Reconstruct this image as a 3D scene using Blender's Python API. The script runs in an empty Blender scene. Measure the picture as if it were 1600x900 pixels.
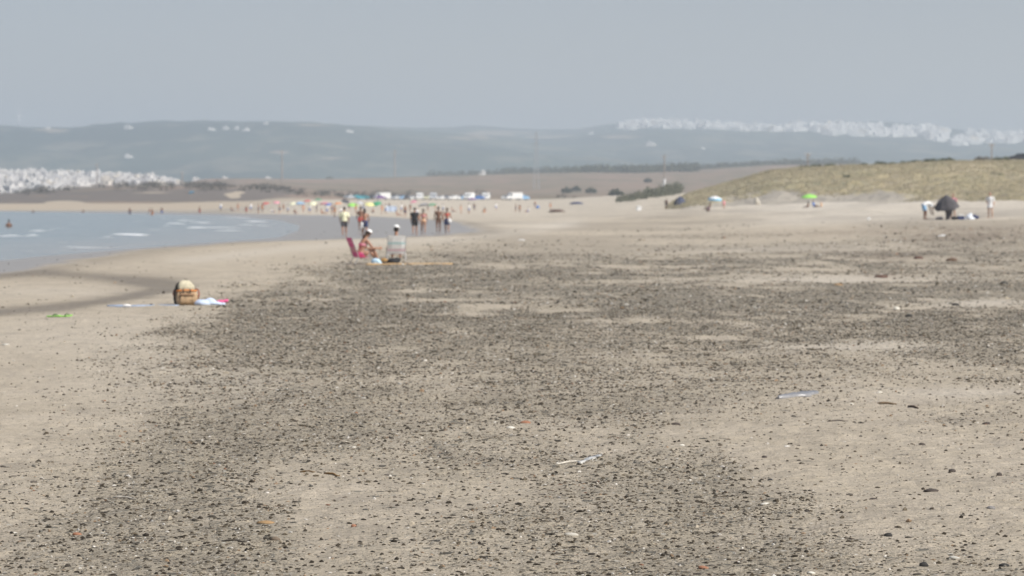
import bpy, bmesh, math, random
import numpy as np
from mathutils import Vector, Matrix
random.seed(7); np.random.seed(7)
SC = bpy.context.scene
COL = SC.collection
R = math.radians

# ------------------------------------------------------------------ camera, sky, sun, exposure
CAM_Z = 2.0; F = 5000.0; HOR = 316.0           # focal length and horizon row of the 1600 px photograph
cam_d = bpy.data.cameras.new('camera'); cam = bpy.data.objects.new('camera', cam_d); COL.objects.link(cam)
cam.location = (0, 0, CAM_Z); cam.rotation_euler = (R(90 - 1.535), 0, 0)
cam_d.sensor_width = 36; cam_d.lens = F / 1600 * 36
cam_d.clip_start = 0.1; cam_d.clip_end = 40000
cam_d.dof.use_dof = True; cam_d.dof.focus_distance = 19.5; cam_d.dof.aperture_fstop = 5.4
SC.camera = cam

SUN_EL, SUN_AZ = 43.0, 122.0                     # azimuth clockwise from +Y (ahead, to the right)
world = bpy.data.worlds.new('World'); SC.world = world; world.use_nodes = True
nt = world.node_tree
sky = nt.nodes.new('ShaderNodeTexSky'); sky.sky_type = 'NISHITA'; sky.sun_disc = False
sky.sun_elevation = R(SUN_EL); sky.sun_rotation = R(SUN_AZ)
sky.air_density = 1.0; sky.dust_density = 0.3; sky.ozone_density = 1.5; sky.altitude = 0
bg = nt.nodes['Background']; bg.inputs[1].default_value = 0.063
tint_ = nt.nodes.new('ShaderNodeMix'); tint_.data_type = 'RGBA'; tint_.blend_type = 'MULTIPLY'; tint_.inputs[0].default_value = 1; tint_.inputs[7].default_value = (0.985, 0.88, 0.955, 1)
nt.links.new(sky.outputs[0], tint_.inputs[6]); nt.links.new(tint_.outputs[2], bg.inputs[0])
sun_d = bpy.data.lights.new('sun', 'SUN'); sun = bpy.data.objects.new('sun', sun_d); COL.objects.link(sun)
sun_d.energy = 4.8; sun_d.angle = R(0.53); sun_d.color = (1, 0.95, 0.88)
sd = Vector((math.sin(R(SUN_AZ)) * math.cos(R(SUN_EL)), math.cos(R(SUN_AZ)) * math.cos(R(SUN_EL)), math.sin(R(SUN_EL))))
sun.rotation_euler = sd.to_track_quat('Z', 'Y').to_euler(); sun.location = (60, 80, 150)
SC.view_settings.view_transform = 'Standard'; SC.view_settings.look = 'None'
SC.view_settings.exposure = 0.27; SC.view_settings.gamma = 1.0
SC.cycles.volume_bounces = 1
SC.cycles.max_bounces = 6
HAZE_DENSITY = 0.00021; HAZE_COLOR = (0.775, 0.882, 0.975, 1)

# ------------------------------------------------------------------ helpers
def tag(o, label=None, cat=None, group=None, kind=None):
    if label: o['label'] = label
    if cat: o['category'] = cat
    if group: o['group'] = group
    if kind: o['kind'] = kind
    return o
def link(name, me, mat=None, parent=None):
    o = bpy.data.objects.new(name, me); COL.objects.link(o)
    if mat is not None and len(me.materials) == 0: me.materials.append(mat)
    if parent is not None: o.parent = parent
    return o
def empty(name, loc, rz=0, label=None, cat=None, group=None):
    o = bpy.data.objects.new(name, None); COL.objects.link(o); o.empty_display_size = 0.2
    o.location = loc; o.rotation_euler = (0, 0, rz)
    return tag(o, label, cat, group)
def copy_tree(o, parent=None):
    c = o.copy(); COL.objects.link(c); c.parent = parent
    for ch in list(o.children): copy_tree(ch, c)
    return c

def _h(ix, iy, s):
    n = (ix.astype(np.int64) * 374761393 + iy.astype(np.int64) * 668265263 + s * 974634777) & 0xffffffff
    n = ((n ^ (n >> 13)) * 1274126177) & 0xffffffff
    n = n ^ (n >> 16)
    return (n & 0xffff) / 65535.0
def vn(x, y, s=0):
    x = np.asarray(x, float); y = np.asarray(y, float)
    ix, iy = np.floor(x), np.floor(y); fx, fy = x - ix, y - iy
    fx = fx * fx * (3 - 2 * fx); fy = fy * fy * (3 - 2 * fy)
    a = _h(ix, iy, s); b = _h(ix + 1, iy, s); c = _h(ix, iy + 1, s); d = _h(ix + 1, iy + 1, s)
    return (a * (1 - fx) + b * fx) * (1 - fy) + (c * (1 - fx) + d * fx) * fy * 1.0
def fbm(x, y, s=0, o=4):
    t = 0; a = 0.5; n = 0
    for k in range(o):
        t = t + a * vn(x * 2 ** k + 17.3 * k, y * 2 ** k - 9.1 * k, s + k); n += a; a *= 0.5
    return t / n
def ss(x, a, b):
    t = np.clip((np.asarray(x, float) - a) / (b - a), 0, 1); return t * t * (3 - 2 * t)

# ------------------------------------------------------------------ the lie of the land
def ref(x, y):
    "where a spot of flat beach stands in the photograph (survey of the ground, used for its fixed pattern)"
    yy = np.maximum(np.asarray(y, float), 1.0)
    return 800 + F * np.asarray(x) / yy, HOR + F * CAM_Z / yy
def pts(l): a = np.array(l, float); return a[:, 0], a[:, 1]
SEA_Y, SEA_X = pts([(-2000, -32), (0, -24), (95, -21), (127, -20.5), (161, -18.6), (192, -16), (240, -18), (294, -21.5), (385, -30), (526, -50), (650, -84), (769, -125), (850, -190), (3000, -800), (6000, -1400)])
FILM_Y, FILM_X = pts([(-2000, -26), (0, -17), (92, -14.9), (112, -15.1), (145, -16.0), (170, -14), (178, -8.6), (190, -4), (215, -2.2), (256, -2.5), (345, -6), (454, -20), (526, -37), (667, -75), (833, -150), (3000, -790), (6000, -1390)])
SEA_LEVEL = -0.14
def sea_x(y): return np.interp(y, SEA_Y, SEA_X)
def film_x(y): return np.interp(y, FILM_Y, FILM_X)
def beach_h(x, y):
    x = np.asarray(x, float); y = np.asarray(y, float)
    u = x - sea_x(y)
    z = np.where(u < 0, SEA_LEVEL - 0.01 + u * 0.03, SEA_LEVEL - 0.01 + 0.14 * ss(u, 0, 12))
    z = np.maximum(z, -1.2)
    rise = np.clip((x - 4) / 32, 0, 1.3) ** 1.2 * np.clip(y / 300, 0.1, 1) * 1.4
    far = ss(y, 560, 1000) * 2.7 * ss(u, 0, 30) * ss(x / np.maximum(y, 1), -.10, -.06)
    dry = ss(u, 10, 16)
    r = np.hypot(x, y)
    bumps = ((fbm(x * 0.35, y * 0.35, 3, 3) - 0.5) * 0.10 + (fbm(x * 1.6, y * 1.6, 5, 3) - 0.5) * 0.035
             + (fbm(x * 5.5, y * 5.5, 8, 3) - 0.5) * 0.032) * dry
    hum = (fbm(x * 0.12, y * 0.12, 21, 4) - 0.5) * 0.9 * ss(x, 8, 30) * ss(y, 150, 300)
    return z + rise + far + bumps + hum
DC_X, DC_Y = pts([(1000, 322), (1050, 309), (1085, 300), (1120, 291), (1160, 280), (1200, 268), (1250, 263), (1300, 261), (1400, 256), (1500, 253), (1600, 251), (1800, 249), (4000, 249)])
def dune_h(x, y):
    x = np.asarray(x, float); y = np.asarray(y, float); yy = np.maximum(y, 60)
    px = 800 + F * x / yy
    top = CAM_Z + (HOR - np.interp(px, DC_X, DC_Y)) / F * 560
    foot = 470 - 60 * ss(px, 1100, 1500)
    s = np.clip((y - foot) / (560 - foot), 0, 1)
    f = 0.55 * s ** 0.8 + 0.45 * ss(s, 0, 1)
    base = np.where(y < foot, -0.8 * ss(foot - y, 0, 25), 0)
    z = 0.9 + base + (top - 0.9) * f
    rough = (fbm(x * 0.09, y * 0.05, 31, 4) - 0.5) * 2.6 * ss(s, 0.02, 0.2) * (1 - 0.65 * ss(s, 0.45, 0.85))
    rough = rough + (fbm(x * 0.35, y * 0.25, 37, 3) - 0.5) * 0.7 * ss(s, 0.0, 0.15) * (1 - 0.5 * ss(s, 0.5, 0.9))
    back = ss(y, 620, 1100) * np.maximum(top - 1.5, 0)
    return z + rough - back - 2.5 * ss(px, 1085, 1000)
CR_X, CR_Y = pts([(-800, 268), (0, 269), (110, 272), (180, 279), (235, 283), (300, 290), (400, 287), (500, 285), (620, 281), (700, 277), (800, 273), (900, 271), (1000, 271), (1100, 268), (1200, 262), (1300, 260), (1600, 258), (3000, 256)])
def plain_h(x, y):
    x = np.asarray(x, float); y = np.asarray(y, float)
    r = np.hypot(x, y); front = ss(y / r, 0.90, 0.955)
    px = np.where(y > 50, 800 + F * x / np.maximum(y, 50), np.where(x > 0, 3000, -800))
    crest = CAM_Z + (HOR - np.interp(px, CR_X, CR_Y)) / F * 3000
    z = np.interp(r, [840, 900, 1000, 1500, 2200, 3000], [0.9, 1.5, 2.65, 6.8, 15.0, 0])
    k = ss(r, 1600, 3000)
    z = np.where(r < 2200, z, 15.0) * (1 - k) + crest * k
    vil = (1 - ss(px, 240, 330)) * ss(r, 1050, 1500)
    z = z * (1 - vil) + vil * (5.0 + 1.3 * ss(px, 20, 200) + (crest - 5.8) * np.clip((r - 1950) / 1100, 0, 1))
    z = np.where(r > 3000, crest - (crest - 8) * ss(r, 3100, 4600), z)
    left = 1 - ss(px, 330, 560)
    left = left * np.interp(px, [-100, 0, 100, 200, 400], [0, .05, .4, .62, .85])
    z = z + left * ss(r, 930 + 60 * fbm(x * 0.012, 3, 4, 3), 1120) * (4.6 + 3 * (fbm(x * 0.01, y * 0.004, 41, 3) - 0.5)) * (1 - 0.6 * ss(r, 1200, 1900))
    z = z + (fbm(x * 0.006, y * 0.003, 43, 4) - 0.5) * 4 * ss(r, 1000, 1500)
    z = z - 1.5 * (1 - ss(r, 840, 900))
    zc = np.where(x < sea_x(y) , -3.0, z * front + (2.0 + r * 0.002) * (1 - front))
    return zc
NR_X, NR_Y = pts([(-1500, 230), (-600, 206), (-200, 199), (0, 196), (60, 198), (110, 200), (180, 194), (250, 189), (300, 188), (400, 188), (500, 190), (560, 196), (610, 201), (680, 206), (750, 212), (850, 226), (1000, 240), (1300, 262), (1600, 280), (3000, 300)])
FR_X, FR_Y = pts([(-2000, 240), (-600, 215), (400, 206), (600, 203), (680, 200), (740, 197), (800, 201), (850, 204), (900, 202), (950, 195), (980, 192), (1060, 191), (1130, 196), (1200, 199), (1300, 196), (1400, 198), (1470, 203), (1520, 208), (1600, 209), (1800, 214), (2600, 235), (4500, 280)])
def hills_h(x, y):
    x = np.asarray(x, float); y = np.maximum(np.asarray(y, float), 100.0)
    px = 800 + F * x / y
    zn = CAM_Z + (HOR - np.interp(px, NR_X, NR_Y)) / F * 6300
    zf = CAM_Z + (HOR - np.interp(px, FR_X, FR_Y)) / F * 8500
    a = np.clip((y - 3700) / 2600, 0, 1); a = 0.5 * a + 0.5 * ss(a, 0, 1)
    hn = 4 + (zn - 4) * a; hn = np.where(y > 6300, zn - (zn - 60) * ss(y, 6400, 8200), hn)
    b = np.clip((y - 3900) / 4600, 0, 1); b = 0.45 * b + 0.55 * ss(b, 0, 1)
    hf = 4 + (zf - 4) * b; hf = np.where(y > 8500, zf - (zf - 10) * ss(y, 8600, 10500), hf)
    z = np.maximum(hn, hf)
    mid = ss(y, 3900, 4800) * (1 - 0.8 * np.maximum(np.exp(-((y - 6300) / 350) ** 2), ss(y, 7900, 8400)))
    z = z + (fbm(x * 0.0022, y * 0.0016, 51, 5) - 0.5) * 46 * mid + (fbm(x * 0.02, y * 0.008, 57, 3) - 0.5) * 7 * ss(y, 4000, 5000)
    return z
def ground(x, y):
    v = [float(beach_h(x, y))] if math.hypot(x, y) < 1040 else []
    if y > 300 and 800 + F * x / y > 1000 and y < 1200: v.append(float(dune_h(x, y)))
    if y > 850: v.append(float(plain_h(x, y)))
    if y > 3700: v.append(float(hills_h(x, y)))
    return max(v)
def at(px, y): return (px - 800) / F * y
def spot(px, y, sink=0.0):
    x = at(px, y); return Vector((x, y, ground(x, y) - sink))
def hill_spot(px, py):
    "the depth at which the hillside shows at a given height of the photograph"
    ys = np.linspace(4000, 8500, 500); xs = at(px, ys); z = hills_h(xs, ys)
    sc = HOR + F * (CAM_Z - z) / ys
    i = np.where(sc <= py)[0]
    y = ys[i[0]] if len(i) else ys[int(np.argmin(sc))]
    x = at(px, y); return Vector((x, y, float(hills_h(x, y))))

# ------------------------------------------------------------------ materials
MATS = {}
def mat(name, col, rough=0.7, metal=0.0, var=0.12, scale=6.0, bump=0.0, coord='Object', spec=0.5, trans=0.0):
    "plain painted / cloth / skin material with a little procedural mottling"
    if name in MATS: return MATS[name]
    m = bpy.data.materials.new(name); m.use_nodes = True; n = m.node_tree; b = n.nodes['Principled BSDF']
    tc = n.nodes.new('ShaderNodeTexCoord'); nz = n.nodes.new('ShaderNodeTexNoise')
    nz.inputs['Scale'].default_value = scale; nz.inputs['Detail'].default_value = 4
    n.links.new(tc.outputs[coord], nz.inputs['Vector'])
    rp = n.nodes.new('ShaderNodeValToRGB'); c = np.array(col[:3])
    rp.color_ramp.elements[0].position = 0.3; rp.color_ramp.elements[1].position = 0.7
    rp.color_ramp.elements[0].color = (*(c * (1 - var)), 1); rp.color_ramp.elements[1].color = (*np.minimum(c * (1 + var), 0.9), 1)
    n.links.new(nz.outputs[0], rp.inputs[0]); n.links.new(rp.outputs[0], b.inputs['Base Color'])
    b.inputs['Roughness'].default_value = rough; b.inputs['Metallic'].default_value = metal
    b.inputs['Specular IOR Level'].default_value = spec
    if trans: b.inputs['Transmission Weight'].default_value = trans
    if bump:
        bp = n.nodes.new('ShaderNodeBump'); bp.inputs['Strength'].default_value = bump; bp.inputs['Distance'].default_value = 0.02
        n.links.new(nz.outputs[0], bp.inputs['Height']); n.links.new(bp.outputs[0], b.inputs['Normal'])
    MATS[name] = m; return m
COLS = dict(white=(.8, .8, .78), cream=(.8, .79, .55), yellow=(.75, .72, .3), black=(.02, .02, .022), navy=(.03, .045, .12), blue=(.06, .18, .5),
            sky=(.28, .5, .75), cyan=(.06, .45, .75), red=(.55, .05, .05), pink=(.7, .12, .28), rose=(.65, .28, .32), orange=(.75, .26, .06), lime=(.3, .68, .12), green=(.05, .3, .14),
            teal=(.05, .25, .3), purple=(.16, .08, .22), grey=(.3, .3, .32), charcoal=(.07, .068, .075), tan=(.45, .33, .2), silver=(.5, .52, .54), brown=(.12, .07, .045),
            peach=(.75, .48, .3), band_pink=(.75, .55, .58), band_teal=(.5, .68, .68), turquoise=(.1, .5, .5))
def cloth(c): return mat('cloth_' + c, COLS[c], 0.85, 0, 0.1, 9, 0.2)
def paint(c): return mat('paint_' + c, COLS[c], 0.28, 0, 0.05, 3)
SKIN = {'fair': (.50, .30, .21), 'tan': (.36, .19, .12), 'dark': (.17, .085, .05)}
def skin(k): return mat('skin_' + k, SKIN[k], 0.55, 0, 0.08, 12)
def hairm(k): return mat('hair_' + k, {'dark': (.02, .014, .01), 'brown': (.06, .035, .02), 'fair': (.3, .2, .1), 'grey': (.3, .29, .27)}[k], 0.6, 0, 0.3, 40)

class G:
    "small node-graph writer"
    def __init__(s, name):
        s.m = bpy.data.materials.new(name); s.m.use_nodes = True; s.t = s.m.node_tree; s.b = s.t.nodes['Principled BSDF']
        s.pos = s.n('ShaderNodeNewGeometry').outputs['Position']
    def n(s, t, **k):
        x = s.t.nodes.new(t)
        for a, v in k.items(): setattr(x, a, v)
        return x
    def l(s, a, b):
        s.t.links.new(a, b)
    def attr(s, name, kind='GEOMETRY'): return s.n('ShaderNodeAttribute', attribute_name=name, attribute_type=kind)
    def noise(s, scale, detail=4, rough=0.55, vec=None, stretch=None, dist=0.0):
        v = vec or s.pos
        if stretch:
            mp = s.n('ShaderNodeMapping'); mp.inputs['Scale'].default_value = stretch; s.l(v, mp.inputs[0]); v = mp.outputs[0]
        x = s.n('ShaderNodeTexNoise'); x.inputs['Scale'].default_value = scale; x.inputs['Detail'].default_value = detail
        x.inputs['Roughness'].default_value = rough; x.inputs['Distortion'].default_value = dist
        s.l(v, x.inputs['Vector']); return x.outputs[0]
    def math(s, op, a, b=None, clamp=False):
        x = s.n('ShaderNodeMath', operation=op); x.use_clamp = clamp
        for i, v in enumerate((a, b)):
            if v is None: continue
            if isinstance(v, (int, float)): x.inputs[i].default_value = v
            else: s.l(v, x.inputs[i])
        return x.outputs[0]
    def rng(s, v, a, b, c=0.0, d=1.0):
        x = s.n('ShaderNodeMapRange'); x.inputs[1].default_value = a; x.inputs[2].default_value = b; x.inputs[3].default_value = c; x.inputs[4].default_value = d
        s.l(v, x.inputs[0]); return x.outputs[0]
    def mix(s, f, a, b, mode='MIX'):
        x = s.n('ShaderNodeMix', data_type='RGBA', blend_type=mode)
        for sock, v in ((x.inputs[0], f), (x.inputs[6], a), (x.inputs[7], b)):
            if isinstance(v, (int, float)): sock.default_value = v
            elif isinstance(v, tuple): sock.default_value = (*v[:3], 1)
            else: s.l(v, sock)
        return x.outputs[2]
    def bump(s, h, strength, dist, prev=None):
        x = s.n('ShaderNodeBump'); x.inputs['Strength'].default_value = strength; x.inputs['Distance'].default_value = dist
        s.l(h, x.inputs['Height'])
        if prev is not None: s.l(prev, x.inputs['Normal'])
        return x.outputs[0]

def sand_material():
    g = G('beach_sand')
    peb = g.attr('pebbles').outputs['Fac']; farg = g.attr('fine_grit').outputs['Fac']; wet = g.attr('damp').outputs['Fac']; film = g.attr('film').outputs['Fac']
    pale = g.attr('pale').outputs['Fac']; weed = g.attr('weed').outputs['Fac']
    n1 = g.noise(0.6, 5); n2 = g.noise(7, 5, 0.65); n3 = g.noise(70, 4, 0.7)
    c = g.mix(g.rng(n1, 0.35, 0.65), (.55, .475, .36), (.62, .54, .425))
    c = g.mix(g.rng(n2, 0.3, 0.7, 0, 0.8), c, (.45, .385, .285))
    n4 = g.noise(1.4, 6, 0.7, stretch=(1, .45, 1)); c = g.mix(g.rng(n4, 0.5, 0.72, 0, 0.75), c, (.33, .285, .225)); c = g.mix(g.rng(n4, 0.44, 0.28, 0, 0.6), c, (.63, .55, .43))
    c = g.mix(g.math('MULTIPLY', pale, 0.8), c, (.68, .62, .52))
    c = g.mix(g.rng(n3, .52, .72, 0, .45), c, (.27, .23, .175)); c = g.mix(g.rng(n3, .46, .3, 0, .4), c, (.68, .62, .52))
    # gritty sand and dark grit between the stones
    c = g.mix(g.math('MULTIPLY', g.rng(peb, 0.1, 0.9), g.rng(farg, .22, 1, .32, .45)), c, (.27, .235, .17))
    g3 = g.n('ShaderNodeTexVoronoi'); g3.inputs['Scale'].default_value = 95; g.l(g.pos, g3.inputs['Vector']); s3 = g.n('ShaderNodeSeparateColor'); g.l(g3.outputs['Color'], s3.inputs[0])
    m3 = g.math('LESS_THAN', s3.outputs[0], g.math('ADD', g.math('MULTIPLY', g.math('MULTIPLY', peb, g.rng(n2, .35, .65, .3, 1)), 0.6), 0.02)); c = g.mix(m3, c, g.mix(s3.outputs[1], (.075, .062, .042), (.42, .37, .28)))
    grit = g.n('ShaderNodeTexVoronoi'); grit.inputs['Scale'].default_value = 34; g.l(g.pos, grit.inputs['Vector'])
    grit2 = g.n('ShaderNodeTexVoronoi'); grit2.inputs['Scale'].default_value = 13; g.l(g.pos, grit2.inputs['Vector'])
    s1 = g.n('ShaderNodeSeparateColor'); g.l(grit.outputs['Color'], s1.inputs[0])
    s2 = g.n('ShaderNodeSeparateColor'); g.l(grit2.outputs['Color'], s2.inputs[0])
    thr = g.math('ADD', g.math('MULTIPLY', peb, 0.85), g.math('MULTIPLY', g.math('SUBTRACT', n2, 0.52), 0.8))
    thr = g.math('MULTIPLY', g.math('MULTIPLY', thr, farg), g.rng(g.noise(2.2, 5, .7), .4, .62, .35, 1.1))
    m1 = g.math('MULTIPLY', g.math('LESS_THAN', s1.outputs[0], thr), g.math('LESS_THAN', grit.outputs['Distance'], 0.62))
    m2 = g.math('MULTIPLY', g.math('LESS_THAN', s2.outputs[1], g.math('MULTIPLY', thr, 0.45)), g.math('LESS_THAN', grit2.outputs['Distance'], 0.55))
    gc = g.mix(s1.outputs[1], (.085, .074, .053), (.28, .25, .195))
    gc = g.mix(g.math('GREATER_THAN', s1.outputs[2], 0.88), gc, (.50, .47, .40))
    gc2 = g.mix(s2.outputs[0], (.08, .073, .056), (.22, .205, .165))
    c = g.mix(m1, c, gc); c = g.mix(m2, c, gc2)
    c = g.mix(g.math('MULTIPLY', g.rng(g.noise(3.2, 6, 0.7), 0.48, 0.6), weed), c, (.13, .075, .05))
    c = g.mix(g.math('MULTIPLY', wet, 0.66), c, (.15, .125, .092))
    c = g.mix(g.math('MULTIPLY', film, 0.75), c, (.27, .245, .21))
    g.l(c, g.b.inputs['Base Color'])
    rg = g.mix(wet, (.92, .92, .92), (.55, .55, .55)); rg = g.mix(film, rg, (.3, .3, .3))
    g.l(rg, g.b.inputs['Roughness']); g.b.inputs['Specular IOR Level'].default_value = 0.3
    rip = g.noise(16, 3, 0.6, stretch=(.35, 1.3, 1)); h = g.math('ADD', g.math('MULTIPLY', g.math('ADD', n2, g.math('MULTIPLY', rip, .7)), 1.0), g.math('MULTIPLY', n3, 0.3))
    h = g.math('ADD', h, g.math('MULTIPLY', m1, 0.25))
    dry = g.math('SUBTRACT', 1.0, film)
    nb = g.bump(g.math('MULTIPLY', h, dry), 1.0, 0.05)
    g.l(nb, g.b.inputs['Normal'])
    return g.m
def sea_material():
    g = G('sea_water'); foam = g.attr('foam').outputs['Fac']; sh = g.attr('shallow').outputs['Fac']
    n = g.noise(0.5, 6, 0.6, stretch=(0.6, 1, 1)); n2 = g.noise(2.5, 5, 0.65)
    f = g.rng(g.math('ADD', foam, g.math('MULTIPLY', g.math('SUBTRACT', g.noise(.9, 6, .75, stretch=(.5, 1, 1)), 0.5), 2.2)), 0.38, 0.85, 0, .9)
    n5 = g.noise(0.35, 6, 0.65, stretch=(.35, 1.2, 1)); c = g.mix(sh, (.25, .285, .275), (.34, .325, .285)); c = g.mix(g.rng(n5, .45, .65, 0, .8), c, (.17, .22, .215)); c = g.mix(g.rng(n5, .42, .3, 0, .5), c, (.36, .39, .385))
    c = g.mix(f, c, (.85, .87, .88))
    g.l(c, g.b.inputs['Base Color'])
    g.l(g.mix(f, (.16, .16, .16), (.8, .8, .8)), g.b.inputs['Roughness'])
    g.b.inputs['IOR'].default_value = 1.33
    g.l(g.bump(g.math('ADD', n, g.math('MULTIPLY', n2, 0.4)), 0.6, 0.14), g.b.inputs['Normal'])
    return g.m
def dune_material():
    g = G('dune_sand_and_grass'); gr = g.attr('grass').outputs['Fac']
    n = g.noise(0.09, 6, 0.62, stretch=(1, 0.5, 1)); n2 = g.noise(0.6, 5, 0.65, stretch=(1, .5, 1)); n3 = g.noise(3, 4, 0.7)
    sand = g.mix(n2, (.36, .32, .26), (.46, .42, .35))
    nn = g.noise(0.05, 6, 0.7, stretch=(1, .3, 1), dist=1.5); grass = g.mix(g.rng(n, 0.38, 0.62), (.43, .37, .26), (.31, .29, .185)); grass = g.mix(g.rng(nn, 0.5, 0.66, 0, .8), grass, (.24, .20, .14))
    grass = g.mix(g.rng(n2, 0.4, 0.62), grass, (.42, .355, .21))
    grass = g.mix(g.rng(n3, 0.55, 0.75, 0, 0.4), grass, (.29, .27, .16))
    m = g.math('ADD', gr, g.math('MULTIPLY', g.math('SUBTRACT', n2, 0.5), 2.2))
    m = g.math('ADD', m, g.math('MULTIPLY', g.math('SUBTRACT', n3, 0.5), 0.6))
    g.l(g.mix(g.rng(m, 0.35, 0.65), sand, grass), g.b.inputs['Base Color'])
    g.b.inputs['Roughness'].default_value = 1.0; g.b.inputs['Specular IOR Level'].default_value = 0.05
    g.l(g.bump(n2, 0.8, 0.5, None), g.b.inputs['Normal']); return g.m
def plain_material():
    g = G('dry_fields'); sc = g.attr('scrub').outputs['Fac']; sa = g.attr('bare').outputs['Fac']
    n = g.noise(0.006, 6, 0.6, stretch=(1, 0.35, 1)); n2 = g.noise(0.04, 6, 0.72, stretch=(1, .3, 1))
    c = g.mix(g.rng(n, 0.35, 0.65), (.30, .215, .165), (.235, .19, .135))
    c = g.mix(g.rng(n2, 0.45, 0.62, 0, 0.8), c, (.15, .145, .10))
    c = g.mix(g.rng(g.math('ADD', sc, g.math('MULTIPLY', g.math('SUBTRACT', n2, 0.5), 1.6)), 0.4, 0.6), c, (.17, .145, .125))
    c = g.mix(g.rng(g.math('ADD', sa, g.math('MULTIPLY', g.math('SUBTRACT', n2, 0.5), 1.2)), 0.4, 0.62), c, (.44, .37, .28))
    g.l(c, g.b.inputs['Base Color']); g.b.inputs['Roughness'].default_value = 1; g.b.inputs['Specular IOR Level'].default_value = 0.05
    return g.m
def hills_material():
    g = G('wooded_hillside'); fl = g.attr('field').outputs['Fac']
    n = g.noise(0.0016, 6, 0.6, stretch=(1, 0.5, 1)); n2 = g.noise(0.012, 5, 0.65, stretch=(1, .4, 1))
    c = g.mix(g.rng(n, 0.38, 0.62), (.02, .05, .045), (.06, .095, .075))
    c = g.mix(g.rng(n2, 0.50, 0.62, 0, 0.6), c, (.19, .185, .14))
    c = g.mix(g.rng(g.math('ADD', fl, g.math('MULTIPLY', g.math('SUBTRACT', n2, 0.5), 2.6)), 0.5, 0.8), c, (.27, .235, .18))
    g.l(c, g.b.inputs['Base Color']); g.b.inputs['Roughness'].default_value = 1; g.b.inputs['Specular IOR Level'].default_value = 0.05
    return g.m

# ------------------------------------------------------------------ ground sheets
def polar(name, radii, angs, hfun, attrs, material, wrap=False, keep=None, kind='structure'):
    radii = np.asarray(radii, float); angs = np.asarray(angs, float)
    rr, aa = np.meshgrid(radii, angs, indexing='ij')
    x = rr * np.sin(aa); y = rr * np.cos(aa); z = hfun(x, y)
    nr, na = rr.shape
    co = np.stack([x, y, z], -1).reshape(-1, 3)
    i = np.arange(nr - 1)[:, None]; j = np.arange(na if wrap else na - 1)[None, :]; jn = (j + 1) % na
    q = np.stack([i * na + j, i * na + jn, (i + 1) * na + jn, (i + 1) * na + j], -1).reshape(-1, 4)[:, ::-1]
    if keep is not None:
        k = keep(co[:, 0], co[:, 1], co[:, 2]); q = q[k[q].any(1)]
    me = bpy.data.meshes.new(name)
    me.vertices.add(len(co)); me.vertices.foreach_set('co', co.ravel())
    me.loops.add(len(q) * 4); me.loops.foreach_set('vertex_index', q.ravel().astype(np.int32))
    me.polygons.add(len(q)); me.polygons.foreach_set('loop_start', np.arange(0, len(q) * 4, 4, dtype=np.int32))
    me.polygons.foreach_set('use_smooth', np.ones(len(q), dtype=bool))
    me.update(calc_edges=True)
    for k, v in attrs(co[:, 0], co[:, 1]).items():
        a = me.attributes.new(k, 'FLOAT', 'POINT'); a.data.foreach_set('value', np.asarray(v, np.float32).ravel())
    o = link(name, me, material); tag(o, kind=kind); return o
def ellipses(px, py, lst):
    v = 0
    for cx, cy, rx, ry, a in lst: v = v + a * np.exp(-((px - cx) / rx) ** 2 - ((py - cy) / ry) ** 2)
    return v
def along(px, py, line, w, wx=0.12):
    lx, ly = pts(line); yy = np.interp(px, lx, ly); inside = ss(px, lx[0] - 60, lx[0]) * (1 - ss(px, lx[-1] - 20, lx[-1] + 30))
    return np.exp(-((py - yy) / w) ** 2) * inside
PB_Y, PB_X = pts([(380, 1000), (395, 760), (412, 640), (430, 540), (455, 445), (480, 385), (510, 320), (560, 260), (600, 200), (650, 90), (700, -40), (760, -250), (950, -500)])
PG_Y = [370, 380, 395, 408, 420, 437, 455, 475, 500, 530, 560, 600, 640, 680, 720, 760, 800, 850, 900, 1000]
PG = np.array([[int(c) for c in r] for r in """00000000001111111 00000001221221222 00000013322222233 00000144346676554 00000254567766644 00001465776532234 00003676777777655 00015777667888742 00037876667888888
00148875556665689 00246765556654467 01245655666543223 01257656666321122 01377656666211111 12587445567511111 24785223456711111 36886123456651111 57875234456774222 67765355456776333 67765355456776433""".split()], float) / 9
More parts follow.
